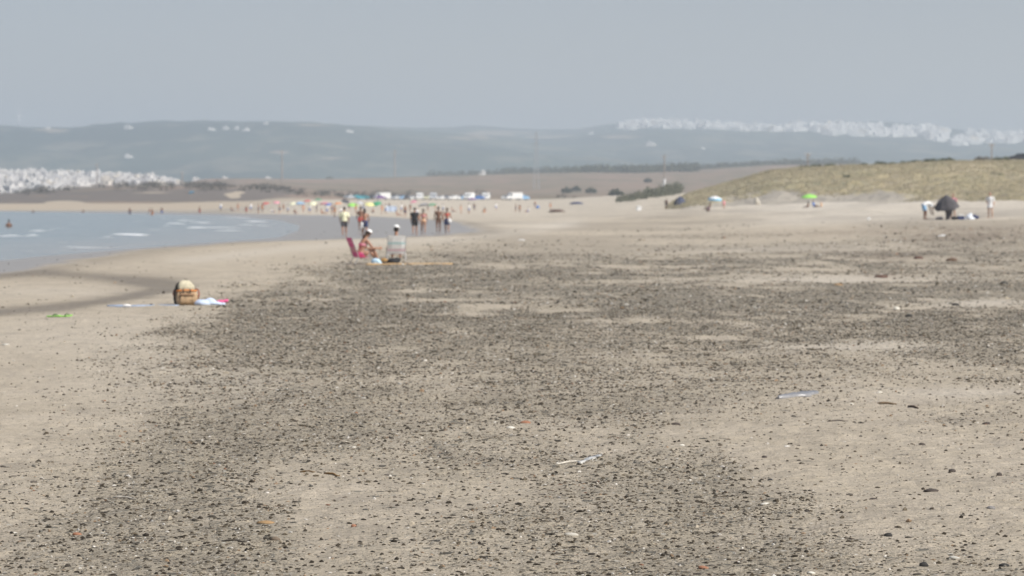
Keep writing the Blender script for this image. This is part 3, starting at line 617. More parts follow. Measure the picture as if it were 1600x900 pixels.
# ------------------------------------------------------------------ people (local frame: facing +Y)
def V(*a): return Vector(a)
def pose(kind, ph=0.0, h=1.75):
    J = dict(pel=V(0, 0, .94), wai=V(0, 0, 1.08), che=V(0, .0, 1.28), nb=V(0, -.01, 1.45), head=V(0, .03, 1.62), fd=V(0, 1, 0), up=V(0, 0, 1))
    for s, k in ((-1, 'L'), (1, 'R')):
        J['sh' + k] = V(.185 * s, 0, 1.41); J['el' + k] = V(.25 * s, -.03, 1.13); J['wr' + k] = V(.27 * s, .06, .89)
        J['hi' + k] = V(.095 * s, 0, .90); J['kn' + k] = V(.105 * s, .03, .49); J['an' + k] = V(.11 * s, -.01, .085); J['to' + k] = V(.13 * s, .17, .03)
    if kind == 'walk':
        for s, k in ((-1, 'L'), (1, 'R')):
            a = s * ph; J['kn' + k] = V(.10 * s, .13 * a + .04, .50); J['an' + k] = V(.10 * s, .26 * a, .10 + (.09 if a < 0 else 0)); J['to' + k] = J['an' + k] + V(0, .18, -.07 - (.03 if a < 0 else 0))
            J['el' + k] = V(.25 * s, -.12 * a - .02, 1.13); J['wr' + k] = V(.25 * s, -.22 * a + .08, .91)
    if kind == 'stand_weight':
        J['pel'] += V(.03, 0, 0); J['knL'] += V(-.05, .06, 0); J['anL'] += V(-.06, .04, 0); J['toL'] += V(-.10, .04, 0)
        J['elR'] = V(.33, -.06, 1.2); J['wrR'] = V(.18, .10, 1.02)
    if kind == 'bend':
        J.update(pel=V(0, -.15, .92), wai=V(0, -.02, 1.0), che=V(0, .22, 1.03), nb=V(0, .40, .98), head=V(0, .52, .86), fd=V(0, .6, -.8), up=V(0, .8, -.3))
        for s, k in ((-1, 'L'), (1, 'R')):
            J['sh' + k] = V(.18 * s, .36, .98); J['el' + k] = V(.2 * s, .40, .68); J['wr' + k] = V(.14 * s, .46, .44); J['hi' + k] = V(.095 * s, -.13, .88)
            J['kn' + k] = V(.12 * s, -.02, .47); J['an' + k] = V(.13 * s, -.06, .085); J['to' + k] = V(.14 * s, .13, .03)
    if kind in ('sit', 'sit_lean'):
        b = 0 if kind == 'sit' else 1
        J.update(pel=V(0, 0, .27), wai=V(0, -.03 + .06 * b, .42), che=V(0, -.10 + .19 * b, .62), nb=V(0, -.16 + .32 * b, .79), head=V(0, -.13 + .40 * b, .96), up=V(0, .2 * b, 1))
        for s, k in ((-1, 'L'), (1, 'R')):
            o = V(.185 * s, J['nb'].y, .75); J['sh' + k] = o
            J['el' + k] = V(.26 * s, o.y + .12 + .06 * b, .50); J['wr' + k] = V(.22 * s, o.y + .34 + .06 * b, .47 + .03 * b)
            J['hi' + k] = V(.095 * s, .03, .27); J['kn' + k] = V(.13 * s, .40, .42 + .05 * s * b); J['an' + k] = V(.13 * s, .66 - .06 * s, .10); J['to' + k] = V(.14 * s, .83 - .06 * s, .06)
    if kind == 'sit_ground':
        J = pose('sit'); 
        for k2, v in J.items():
            if k2 not in ('fd', 'up'): v.z = max(v.z - .14, .05)
        return J
    return J
def hand_bm(bm, w, e, s, fd, fine):
    d = (w - e).normalized(); sd = d.cross(fd if abs(d.dot(fd)) < .9 else V(0, 0, 1)).normalized() * s; pal = w + d * .045
    across = d.cross(sd).normalized()
    loft_bm(bm, [w - d * .01, w + d * .03, w + d * .09], [.026, .038, .04], [.02, .018, .014], side=across, n=8)
    if not fine: loft_bm(bm, [w + d * .08, w + d * .17], [.036, .022], [.014, .012], side=across, n=6); return
    for q, ln in ((-.030, .066), (-.010, .078), (.010, .072), (.029, .056)):
        a = w + d * .085 + across * q; m_ = a + d * ln * .55 + across * q * .25 - sd * .006; t = m_ + d * ln * .45 - sd * .018
        loft_bm(bm, [a, m_, t], [.0105, .0098, .0085], n=6)
    a = w + d * .03 - across * .028; loft_bm(bm, [a, a - across * .03 + d * .03, a - across * .038 + d * .062], [.014, .012, .010], n=6)
def person(label, loc, rz, kind='stand', ph=0, sk='tan', hair='dark', wear=(), scale=1.0, hat=None, fine=True, female=False, group=None, hold=None, name='person'):
    e = empty(name, loc, rz, label, 'person', group); e.scale = (scale,) * 3
    J = pose(kind, ph); bm = bmesh.new(); up = J['up'].normalized(); fw = .9 if female else 1.0
    loft_bm(bm, [J['hiL'] * .5 + J['hiR'] * .5 - (J['wai'] - J['pel']).normalized() * .05, J['pel'], J['wai'], J['che'], J['nb'] * .6 + J['che'] * .4, J['nb']],
            [.10, .165, .135 * fw, .165 * fw, .15 * fw, .06], [.09, .115, .095, .12, .095, .055], side=(1, 0, 0), n=14)
    nk = (J['head'] - J['nb']).normalized(); loft_bm(bm, [J['nb'] - nk * .03, J['head'] - nk * .03], [.06, .052], n=10)
    hd = J['head']; fd = J['fd'].normalized(); ell_bm(bm, hd + nk * .02, (.075, .093, .115)); ell_bm(bm, hd - nk * .05 + fd * .025, (.055, .065, .06))
    ell_bm(bm, hd + fd * .097 - nk * .01, (.013, .02, .02), 1)
    for s in (-1, 1): ell_bm(bm, hd + V(.078 * s, 0, 0), (.012, .022, .03), 1)
    for s in (-1, 1): ell_bm(bm, hd + fd * .083 + nk * .018 + V(.03 * s, 0, 0), (.018, .012, .008), 1)
    ell_bm(bm, hd + fd * .082 - nk * .055, (.026, .012, .009), 1)
    for s, k in ((-1, 'L'), (1, 'R')):
        a, b, c = J['sh' + k], J['el' + k], J['wr' + k]; q = .92 if female else 1.0
        loft_bm(bm, [J['nb'] * .5 + a * .5 - up * .03, a, a * .6 + b * .4, b, b * .65 + c * .35, c], [.05, .062 * q, .05 * q, .040 * q, .042 * q, .026], n=10)
        hand_bm(bm, c, b, s, fd, fine)
        h_, kn, an, to = J['hi' + k], J['kn' + k], J['an' + k], J['to' + k]
        loft_bm(bm, [h_, h_ * .75 + kn * .25, h_ * .25 + kn * .75, kn, kn * .7 + an * .3, kn * .2 + an * .8, an], [.09, .092, .065, .055, .058, .036, .036], n=12)
        hl = an + V(0, -.045, -.04); loft_bm(bm, [hl, an + V(0, .02, -.03), an * .3 + to * .7 + V(0, 0, .008), to + V(0, .05, 0)], [.034, .042, .045, .03], [.034, .045, .024, .012], n=8)
        if female and k: ell_bm(bm, J['che'] + V(.075 * s, 0, 0) + fd * .09, (.055, .05, .055), 1)
    remesh(bm, 'body', .0095 if fine else .02, skin(sk), e, .3 if fine else .5)
    vx = .014 if fine else .022
    for it, c in wear:
        bm = bmesh.new()
        if it in ('tshirt', 'shirt'):
            loft_bm(bm, [J['pel'] - (J['wai'] - J['pel']) * .2, J['wai'], J['che'], J['nb'] * .6 + J['che'] * .4, J['nb']], [.195, .185, .2, .18, .085], [.135, .13, .145, .12, .08], n=14)
            for k in 'LR':
                a, b = J['sh' + k], J['el' + k]; t = .95 if it == 'shirt' else .6
                loft_bm(bm, [J['nb'] * .5 + a * .5 - up * .03, a, a * (1 - t) + b * t], [.07, .085, .075], n=10)
        elif it in ('shorts', 'trunks', 'briefs'):
            t = {'shorts': .72, 'trunks': .45, 'briefs': .08}[it]; loft_bm(bm, [J['hiL'] * .5 + J['hiR'] * .5, J['pel'], J['pel'] * .45 + J['wai'] * .55], [.15, .185, .16], [.115, .132, .115], n=14)
            for k in 'LR': a, b = J['hi' + k], J['kn' + k]; loft_bm(bm, [a, a * (1 - t) + b * t], [.108, .098 if t > .3 else .1], n=12)
        elif it in ('skirt', 'dress'):
            top = [J['wai'], J['che'], J['nb'] * .35 + J['che'] * .65] if it == 'dress' else [J['wai'] * .6 + J['pel'] * .4]
            m_ = (J['knL'] + J['knR']) / 2; hh = (J['hiL'] + J['hiR']) / 2; lo = hh * .45 + m_ * .55
            loft_bm(bm, [lo, hh, J['pel']] + top, [.24, .20, .185] + ([.15, .18, .16] if it == 'dress' else [.15]), [.19, .15, .135] + ([.11, .135, .115] if it == 'dress' else [.11]), n=14)
        elif it == 'bra': loft_bm(bm, [J['che'] - up * .05, J['che'] + up * .04], [.168, .165], [.135, .13], n=14)
        remesh(bm, {'bra': 'bikini_top', 'briefs': 'bikini_bottom' if female else 'swim_briefs', 'trunks': 'swim_trunks'}.get(it, it), vx, cloth(c), e, .5)
    if hair:
        bm = bmesh.new(); ell_bm(bm, hd + nk * .035 - fd * .022, (.085, .095, .108))
        if female: loft_bm(bm, [hd - fd * .05, hd - fd * .085 - nk * .12, hd - fd * .07 - nk * .2], [.075, .06, .03], [.05, .04, .02], n=10)
        remesh(bm, 'hair', .014 if fine else .022, hairm(hair), e, .5)
    if hat:
        bm = bmesh.new(); loft_bm(bm, [hd + nk * .075, hd + nk * .085], [.17, .165], n=18); loft_bm(bm, [hd + nk * .075, hd + nk * .13, hd + nk * .17], [.105, .10, .06], n=16)
        remesh(bm, 'hat', .014, cloth(hat), e, .6)
    return e

# ------------------------------------------------------------------ beach things near the camera
def loft_obj(name, segs, m, parent=None, smooth=True, n=16):
    bm = bmesh.new()
    for s in segs: loft_bm(bm, *s, n=n)
    return finish(bm, name, m, parent, smooth)
def lump(name, blobs, m, parent=None, voxel=.01, seed=0, rough=.012, ratio=.5):
    "crumpled soft shape: fused blobs with a wrinkled skin"
    bm = bmesh.new()
    for c, r in blobs: ell_bm(bm, c, r, 3)
    o = remesh(bm, name, voxel, m, parent, ratio); me = o.data
    co = np.empty(len(me.vertices) * 3); me.vertices.foreach_get('co', co); co = co.reshape(-1, 3)
    k = (fbm(co[:, 0] * 9 + co[:, 2] * 5 + seed, co[:, 1] * 9 + co[:, 2] * 7, seed, 3) - .5) * rough * 3
    c0 = co.mean(0); d = co - c0; d /= np.linalg.norm(d, axis=1)[:, None] + 1e-6; co = co + d * k[:, None]; co[:, 2] = np.maximum(co[:, 2], 0)
    me.vertices.foreach_set('co', co.ravel()); me.update(); return o
def ground_sheet(name, poly, z0, m, parent=None, thick=.012, crease=.02, seed=1, nx=26, ny=10):
    "a cloth lying on the sand, four corners given in local x, y"
    bm = bmesh.new(); a, b, c, d = [Vector((*p, 0)) for p in poly]; grid = []
    for i in range(nx + 1):
        row = []
        for j in range(ny + 1):
            u, v = i / nx, j / ny; p = a * (1 - u) * (1 - v) + b * u * (1 - v) + c * u * v + d * (1 - u) * v
            z = thick + crease * float(fbm(p.x * 5 + seed, p.y * 9, seed, 3)); p.x += .03 * math.sin(v * 7 + seed); p.y += .03 * math.sin(u * 9 + seed); row.append(bm.verts.new((p.x, p.y, z + z0)))
        grid.append(row)
    for i in range(nx):
        for j in range(ny): bm.faces.new((grid[i][j], grid[i + 1][j], grid[i + 1][j + 1], grid[i][j + 1]))
    r = bmesh.ops.extrude_face_region(bm, geom=bm.faces[:])
    for v in [q for q in r['geom'] if isinstance(q, bmesh.types.BMVert)]: v.co.z = z0 - .02
    return finish(bm, name, m, parent, True)

# backpack on a strip of towel
q = spot(291, 62.5); e = empty('backpack', q, R(8), 'tan and beige backpack standing upright on the bare sand with an orange strap', 'backpack')
def sbox_bm(bm, rows, n=28, pw=.38):
    "soft-cornered block: rows of (z, half width, half depth, x shift, y shift)"
    rg_ = []
    for z, w_, d_, ox, oy in rows:
        rg_.append([bm.verts.new((ox + w_ * math.copysign(abs(math.cos(a)) ** pw, math.cos(a)), oy + d_ * math.copysign(abs(math.sin(a)) ** pw, math.sin(a)), z)) for a in [2 * math.pi * k / n for k in range(n)]])
    for a, b in zip(rg_, rg_[1:]):
        for k in range(n): bm.faces.new((a[k], a[(k + 1) % n], b[(k + 1) % n], b[k]))
    bm.faces.new(rg_[0][::-1]); bm.faces.new(rg_[-1])
def soft(name, rows, m):
    bm = bmesh.new(); sbox_bm(bm, rows)
    for v in bm.verts: k = float(fbm(v.co.x * 14, v.co.z * 11 + v.co.y * 6, 5, 3) - .5) * .035; v.co.x += k; v.co.y += k
    return finish(bm, name, m, e, True)
CT = mat('canvas_tan', (.42, .29, .17), .9, 0, .3, 14, .5); CB = mat('canvas_beige', (.55, .50, .36), .9, 0, .25, 12, .5); CD = mat('canvas_dark', (.05, .04, .03), .9)
soft('main_compartment', [(.0, .17, .09, 0, 0), (.025, .20, .125, 0, 0), (.10, .215, .14, .0, 0), (.19, .21, .135, 0, 0), (.255, .19, .12, -.0, 0), (.30, .155, .10, 0, .01)], CT)
soft('lid', [(.285, .13, .09, -.005, 0), (.31, .165, .115, -.005, 0), (.38, .155, .11, -.01, .01), (.43, .13, .09, -.015, .02), (.47, .085, .06, -.02, .02), (.485, .04, .03, -.02, .02)], CB)
soft('shaded_side', [(.02, .03, .08, -.205, .03), (.12, .04, .09, -.215, .03), (.26, .04, .08, -.20, .04), (.40, .035, .06, -.165, .05), (.45, .015, .03, -.13, .05)], CD)  # dark canvas piece puts the shade on the bag's left side into colour
soft('front_pocket', [(.03, .12, .025, .01, -.13), (.06, .14, .04, .01, -.14), (.16, .135, .04, .01, -.14), (.20, .11, .025, .01, -.13)], CT)
soft('pocket_flap', [(.185, .145, .045, .01, -.142), (.225, .14, .03, .01, -.135)], mat('canvas_brown', (.26, .16, .09), .9, 0, .2, 12))
bm = bmesh.new(); loft_bm(bm, [(x_ * .20, -.135 + .05 * x_ * x_, .30 - .02 * abs(x_)) for x_ in np.linspace(-1, 1, 9)], [.013] * 9, [.01] * 9, side=(0, 0, 1), n=8); finish(bm, 'orange_strap', cloth('orange'), e, True)
for s in (-1, 1):
    loft_obj('shoulder_strap', [([(s * .17, .10, .32), (s * .235, .06, .29), (s * .25, .02, .22), (s * .22, .0, .12)], [.018] * 4, [.01] * 4)], mat('strap_leather', (.30, .11, .06), .6), e, n=8)
    bm = bmesh.new(); box_bm(bm, (s * .07, -.155, .262), (.022, .012, .11)); finish(bm, 'buckle_strap', CD, e)
bm = bmesh.new(); loft_bm(bm, [(-.04, .05, .47), (-.03, .06, .505), (.01, .06, .505), (.02, .05, .47)], [.008] * 4, n=6); finish(bm, 'carry_loop', CD, e)
q = spot(222, 62.2); o = ground_sheet('beach_towel', [(-.65, -.16), (.68, -.05), (.68, .30), (-.62, .18)], .0, mat('towel_greyblue', (.30, .36, .46), .95, 0, .35, 5, .3), seed=3); o.location = q
tag(o, 'thin grey blue towel spread flat on the sand left of the backpack', 'towel')
o = lump('crumpled_cloth', [((0, 0, .01), (.09, .06, .03))], cloth('white'), None, .008, 5); o.location = spot(198, 61.8) + V(0, 0, .025); tag(o, 'small crumpled white cloth lying on the grey blue towel', 'cloth')
o = lump('crumpled_shirt', [((-.08, 0, .03), (.14, .10, .08)), ((.06, .02, .04), (.12, .10, .09)), ((.2, 0, .02), (.10, .08, .04)), ((.3, .02, .015), (.08, .06, .03))], mat('cloth_pale_blue', (.58, .68, .86), .9, 0, .1, 8, .3), None, .01, 9, .02); o.location = spot(322, 62.3)
tag(o, 'pale blue and white crumpled clothing heaped right of the backpack', 'clothing')
o = lump('flip_flop', [((0, 0, .03), (.05, .11, .035)), ((.01, .09, .05), (.04, .05, .03))], cloth('pink'), None, .008, 2, .004); o.location = spot(346, 63) + V(0, 0, .0); o.rotation_euler = (0, 0, R(-70)); tag(o, 'small pink shoe lying beyond the pale blue clothing', 'shoe')
q = spot(92, 56.2); e = empty('flip_flops', q, 0, 'pair of lime green flip flops lying on the open sand', 'flip flops')
for k, (dx, dy, a) in enumerate(((-.10, 0, 70), (.09, .06, 105))):
    bm = bmesh.new(); loft_bm(bm, [(-.13, 0, .012), (-.11, 0, .014), (-.03, 0, .015), (.06, 0, .016), (.12, 0, .03), (.135, 0, .032)], [.015, .036, .034, .048, .04, .015], [.012] * 6, side=(0, 1, 0), n=12)
    M = Matrix.Translation((dx, dy, 0)) @ Matrix.Rotation(R(a - 90), 4, 'Z'); bmesh.ops.transform(bm, matrix=M, verts=bm.verts); sl = finish(bm, 'sole', cloth('lime'), e, True)
    bm = bmesh.new(); loft_bm(bm, [(.0, -.045, .02), (.03, -.03, .055), (.075, 0, .04), (.03, .03, .055), (0, .045, .02)], [.009] * 5, n=6); bmesh.ops.transform(bm, matrix=M, verts=bm.verts); finish(bm, 'toe_strap', mat('rubber_dark_green', (.06, .16, .03), .5), e, True)

# the pair of low chairs by the water
def beach_chair(loc, rz, label, cols, w=.55, bh=.62, bars=True):
    e = empty('beach_chair', loc, rz, label, 'chair', None)
    fr = mat('aluminium_tube', (.4, .4, .4), .5, .3)
    sz = .24
    top = V(0, -.12 - bh * .38, sz + bh * .93); low = V(0, -.12, sz)
    for s in (-1, 1):
        x_ = s * w / 2; bm = bmesh.new(); loft_bm(bm, [(x_, -.12, sz), (x_, top.y, top.z), ], [.012, .012], n=8); finish(bm, 'back_post', fr, e)
        for ya, yb in ((-.12, -.26), (.28, .34)):
            bm = bmesh.new(); loft_bm(bm, [(x_, ya, sz), (x_, yb, .0)], [.012, .012], n=8); finish(bm, 'leg', fr, e)
        bm = bmesh.new(); loft_bm(bm, [(x_, -.25, sz + .21), (x_, .24, sz + .20)], [.024, .024], [.012, .012], n=8); finish(bm, 'armrest', mat('armrest_tan', (.35, .22, .17), .5), e)
        bm = bmesh.new(); loft_bm(bm, [(x_, .22, sz + .2), (x_, .28, sz)], [.011, .011], n=8); finish(bm, 'arm_post', fr, e)
    bm = bmesh.new(); loft_bm(bm, [(-w / 2, .28, sz), (w / 2, .28, sz)], [.011, .011], n=8); finish(bm, 'front_bar', fr, e)
    n = len(cols)
    for i, c in enumerate(cols):      # woven bands of the backrest
        a = low.lerp(top, i / n + .004); b = low.lerp(top, (i + 1) / n); bm = bmesh.new(); dy = .03 * math.sin(math.pi * (i + .5) / n)
        vs = [bm.verts.new((sx * (w / 2 - .005), p.y - (dy if abs(sx) < .9 else 0), p.z)) for p in (a, b) for sx in (-1, -.5, 0, .5, 1)]
        for k in range(4): bm.faces.new((vs[k], vs[k + 1], vs[k + 6], vs[k + 5]))
        r = bmesh.ops.extrude_face_region(bm, geom=bm.faces[:])
        for v in [q_ for q_ in r['geom'] if isinstance(q_, bmesh.types.BMVert)]: v.co.y -= .008
        tag(finish(bm, 'backrest_band', cloth(c), e), {'white': None, 'band_pink': 'pale pink woven band of the backrest', 'band_teal': 'pale teal woven band of the backrest'}.get(c, c + ' woven band of the backrest'))
    for i in range(3):
        ya, yb = -.12 + .133 * i, -.12 + .133 * (i + 1) - .006; bm = bmesh.new(); box_bm(bm, (0, (ya + yb) / 2, sz - .012 - .012 * (i == 1)), (w - .02, yb - ya, .008)); finish(bm, 'seat_band', cloth(cols[i % n]), e)
    return e
q = spot(562, 105); beach_chair(q, R(-68), 'low pink beach chair seen from the side holding the leaning sunbather', ['pink', 'rose', 'pink', 'pink'], bh=.68)
person('seated sunbather in a pale pink bikini leaning forward in the pink beach chair', q + V(.02, 0, .02), R(-62), 'sit_lean', 0, 'tan', 'brown', [('bra', 'rose'), ('briefs', 'pink')], 1.0, 'white', female=True)
q = spot(619, 112); beach_chair(q, R(6), 'tall backed white beach chair with pastel stripes seen from behind', ['white', 'band_pink', 'white', 'white', 'band_teal', 'white', 'white', 'white'], .64, .68)
person('sunbather in a white hat sitting hidden behind the white striped chair back', q + V(0, .06, .04), R(2), 'sit', 0, 'tan', 'dark', [('shorts', 'rose')], 1.06, 'white')
o = lump('beach_bag', [((0, 0, .09), (.2, .16, .11)), ((-.22, 0, .04), (.14, .1, .06)), ((.14, .02, .14), (.12, .1, .08))], cloth('black'), None, .014, 3, .02); o.location = spot(614, 103.5); tag(o, 'soft black bag slumped in front of the white striped chair', 'bag')
o = lump('beach_bag', [((0, 0, .10), (.16, .12, .12)), ((.08, 0, .05), (.14, .1, .07))], mat('cloth_icy_blue', (.5, .68, .85), .8, 0, .2, 6), None, .014, 8, .02); o.location = spot(587, 103.8); tag(o, 'pale blue beach bag at the feet of the leaning sunbather', 'bag')
o = lump('straw_basket', [((0, 0, .09), (.16, .13, .11))], mat('straw_ochre', (.34, .20, .07), .9, 0, .3, 20), None, .014, 4, .008); o.location = spot(600, 104.8); tag(o, 'brown straw basket between the pale blue bag and the black bag', 'basket')
q = spot(636, 103); o = ground_sheet('beach_towel', [(-1.3, -.35), (1.45, .35), (1.4, .75), (-1.2, .3)], 0, mat('towel_orange_yellow', (.60, .40, .20), .95, 0, .35, 2.2, .3), seed=6, nx=40); o.location = q
tag(o, 'long orange and yellow towel laid flat beyond the black bag', 'towel')

WK = 'people walking along the wet sand'
person('man in a loose pale yellow shirt and dark shorts walking away at the waterline', spot(538, 193, .01), R(4), 'walk', .55, 'tan', 'dark', [('shirt', 'cream'), ('shorts', 'charcoal')], 1.04, group=WK)
person('bare backed bather in blue shorts walking away with a towel at one side', spot(570, 190, .01), R(6), 'walk', -.6, 'tan', 'dark', [('shorts', 'navy')], .97, female=True, group=WK)
q = spot(565.5, 189.5); o = lump('hand_towel', [((0, 0, .75), (.07, .05, .16)), ((.0, 0, .6), (.05, .04, .1))], cloth('white'), None, .014, 4, .01); o.location = q; tag(o, 'white towel hanging at the side of the bather in blue shorts', 'towel')
person('red skinned bather walking half hidden behind the bather in blue shorts', spot(563.5, 226, .01), R(8), 'walk', .4, 'dark', 'dark', [('trunks', 'red')], 1.02, group=WK)
person('walker dressed in black top and black shorts, first of the four beyond the chairs', spot(648, 196, .01), R(-2), 'walk', .5, 'tan', 'dark', [('tshirt', 'black'), ('shorts', 'black')], .98, group=WK)
person('walker in a pinkish bikini beside the one dressed in black', spot(661.5, 200, .01), R(2), 'walk', -.5, 'tan', 'brown', [('bra', 'rose'), ('briefs', 'peach')], .93, female=True, group=WK)
person('brown skinned walker with dark trunks between the bikini and the white bag', spot(685, 208, .01), R(4), 'walk', .5, 'dark', 'dark', [('briefs', 'brown')], 1.0, group=WK)
person('walker in a coral top and navy shorts at the end of the group', spot(698.5, 205, .01), R(0), 'walk', -.45, 'tan', 'brown', [('bra', 'red'), ('shorts', 'navy')], .96, female=True, group=WK)
q = spot(702.5, 204.6); o = lump('shoulder_bag', [((0, 0, .82), (.12, .09, .15))], cloth('white'), None, .016, 4, .006); o.location = q; tag(o, 'round white bag carried at the hip of the walker in navy shorts', 'bag')

# ------------------------------------------------------------------ upper beach on the right
q = spot(1446, 222); person('man in a white shirt and light blue shorts bending down beside the dark parasol', q, R(-72), 'bend', 0, 'dark', 'dark', [('tshirt', 'white'), ('shorts', 'sky')], 1.08)
q = spot(1547, 222); person('person in a long white shirt standing with bare legs right of the picnic things', q, R(150), 'stand_weight', 0, 'fair', 'brown', [('shirt', 'white'), ('skirt', 'white')], 1.03)
q = spot(1489, 223.2); person('person behind the dark parasol reaching out to hold its cloth', q, R(160), 'stand', 0, 'fair', 'brown', [('tshirt', 'rose'), ('shorts', 'grey')], 1.02)
q = spot(1481, 222)
e = empty('beach_parasol', q, 0, 'big dark grey parasol half open with its cloth hanging down the pole', 'parasol')
def canopy(bm, w, rise, lip, ribs=8, seg=32, rings=7, thick=.012, scallop=.05, sag=0.0, seed=0):
    for sgn in (0, 1):
        pass
    rows = []
    for i in range(rings + 1):
        t = i / rings; row = []
        for k in range(seg):
            a = 2 * math.pi * k / seg; c = abs(math.cos(a * ribs / 2)); r = w * t * (1 - scallop * (1 - c) * t)
            z = rise * (1 - t ** 1.8) - .05 * (1 - c) * t * (1 - t) - lip * (t > .99) * 1
            if sag: z -= sag * (float(vn(math.cos(a) * 1.7 + seed, math.sin(a) * 1.7 + t, 5)) ) * t; r *= 1 - .12 * float(vn(math.cos(a) * 2 + 3, math.sin(a) * 2, seed))
            row.append(bm.verts.new((r * math.cos(a), r * math.sin(a), z)) if i else None)
        rows.append(row)
    apex = bm.verts.new((0, 0, rise)); fs = []
    for k in range(seg): fs.append(bm.faces.new((apex, rows[1][k], rows[1][(k + 1) % seg])))
    for a_, b_ in zip(rows[1:], rows[2:]):
        for k in range(seg): fs.append(bm.faces.new((a_[k], b_[k], b_[(k + 1) % seg], a_[(k + 1) % seg])))
    r = bmesh.ops.extrude_face_region(bm, geom=fs)
    for v in [q_ for q_ in r['geom'] if isinstance(q_, bmesh.types.BMVert)]: v.co.z += thick
    bmesh.ops.recalc_face_normals(bm, faces=bm.faces)
DG = mat('parasol_dark_cloth', (.08, .075, .08), .9, 0, .3, 3, .5)
bm = bmesh.new(); canopy(bm, .98, .62, .0, sag=.55, seed=4); bmesh.ops.transform(bm, matrix=Matrix.Translation((-.08, 0, 1.12)) @ Matrix.Rotation(R(-9), 4, 'Y') @ Matrix.Rotation(R(14), 4, 'X'), verts=bm.verts); finish(bm, 'canopy', DG, e, True)
bm = bmesh.new(); loft_bm(bm, [(-.05, 0, 1.45), (-.05, .02, 1.15), (-.02, .0, .9), (.04, .0, .65), (.04, .0, .38), (0, 0, .14), (.03, 0, .03)], [.5, .66, .46, .27, .18, .14, .2], [.3, .38, .28, .18, .14, .12, .12], n=22)
for v in bm.verts:
    k = 1 + .16 * math.sin(math.atan2(v.co.y, v.co.x) * 7 + v.co.z * 3); v.co.x *= k; v.co.y *= k
finish(bm, 'hanging_cloth', mat('parasol_dark_underside', (.11, .10, .105), .9, 0, .25, 3, .4), e, True)
bm = bmesh.new(); cone_bm(bm, (0, 0, -.2), (-.08, 0, 1.82), .018, .014); finish(bm, 'pole', mat('aluminium_tube', ()), e)
def low_lump(name, px, y, blobs, c, label, cat, vox=.02, **k):
    o = lump(name, blobs, c if not isinstance(c, str) else cloth(c), None, vox, int(px), .02); o.location = spot(px, y, .01); return tag(o, label, cat)
low_lump('beach_bag', 1468, 221, [((0, 0, .09), (.28, .14, .10)), ((.1, 0, .14), (.14, .1, .08))], 'charcoal', 'low black bag left of the dark parasol foot', 'bag')
low_lump('beach_bag', 1491, 221, [((0, 0, .12), (.2, .15, .14))], 'black', 'black holdall right of the dark parasol foot', 'bag')
bm = bmesh.new(); box_bm(bm, (0, 0, .15), (.46, .3, .26), bevel=.03); e = empty('cool_box', spot(1501, 221), .1, 'navy blue cool box with a white lid beside the black holdall', 'cool box'); finish(bm, 'body', paint('navy'), e)
bm = bmesh.new(); box_bm(bm, (0, 0, .31), (.48, .32, .06), bevel=.015); finish(bm, 'lid', mat('plastic_white', (.75, .75, .73), .4), e)
bm = bmesh.new(); loft_bm(bm, [(-.22, 0, .25), (-.2, 0, .4), (.2, 0, .4), (.22, 0, .25)], [.012] * 4, side=(0, 1, 0), n=6); finish(bm, 'handle', mat('plastic_white', (.75, .75, .73), .4), e)
low_lump('towel_heap', 1514, 221.5, [((0, 0, .18), (.26, .2, .22)), ((.1, .02, .34), (.15, .13, .15)), ((-.2, 0, .1), (.18, .15, .12)), ((.25, 0, .1), (.18, .12, .1))], mat('cloth_offwhite_blue', (.66, .70, .76), .9, 0, .2, 4, .3), 'heap of white and pale towels between the cool box and the dark bag', 'towels')
low_lump('beach_bag', 1525, 222, [((0, 0, .14), (.22, .14, .12)), ((-.12, 0, .24), (.12, .1, .08))], 'navy', 'dark blue bag leaning against the heap of pale towels', 'bag')

def parasol(px, y, c, label, w=1.0, h=2.0, tilt=(0, 0), valance=None, group=None, lowz=0, seg=24, name='beach_parasol'):
    e = empty(name, spot(px, y), 0, label, 'parasol', group); M = Matrix.Rotation(R(tilt[0]), 4, 'X') @ Matrix.Rotation(R(tilt[1]), 4, 'Y')
    bm = bmesh.new(); canopy(bm, w, .36 * w, 0, seg=seg, rings=5); bmesh.ops.transform(bm, matrix=Matrix.Translation((0, 0, h - .36 * w)) @ M, verts=bm.verts); finish(bm, 'canopy', cloth(c), e, True)
    bm = bmesh.new(); cone_bm(bm, (0, 0, -.2), (0, 0, h - .05), .022, .018); finish(bm, 'pole', mat('parasol_pole_white', (.6, .6, .6), .4), e)
    if valance:
        bm = bmesh.new(); a = [(w * .97 * math.cos(2 * math.pi * k / seg), w * .97 * math.sin(2 * math.pi * k / seg)) for k in range(seg)]
        vs = [[bm.verts.new((x_ * f, y_ * f, z_)) for x_, y_ in a] for z_, f in ((.12, .80), (.0, .985), (-.22, 1.0), (-.22, .985), (.0, .965), (.10, .78))]
        for p_, q_ in zip(vs, vs[1:] + vs[:1]):
            for k in range(seg): bm.faces.new((p_[k], p_[(k + 1) % seg], q_[(k + 1) % seg], q_[k]))
        bmesh.ops.transform(bm, matrix=Matrix.Translation((0, 0, h - .36 * w + .02)) @ M, verts=bm.verts); finish(bm, 'valance', cloth(valance), e)
    return e
parasol(1264, 385, 'lime', 'bright lime green parasol standing before the grassy dune', 1.02, 1.75, (6, -3))
person('bather sitting in the shade of the lime green parasol', spot(1261, 384), R(60), 'sit_ground', 0, 'dark', 'dark', [('trunks', 'red')], 1.0, fine=False)
person('second bather in a blue top sitting right of the lime parasol pole', spot(1272, 386), R(-120), 'sit_ground', 0, 'dark', 'brown', [('tshirt', 'blue'), ('briefs', 'teal')], .95, fine=False)
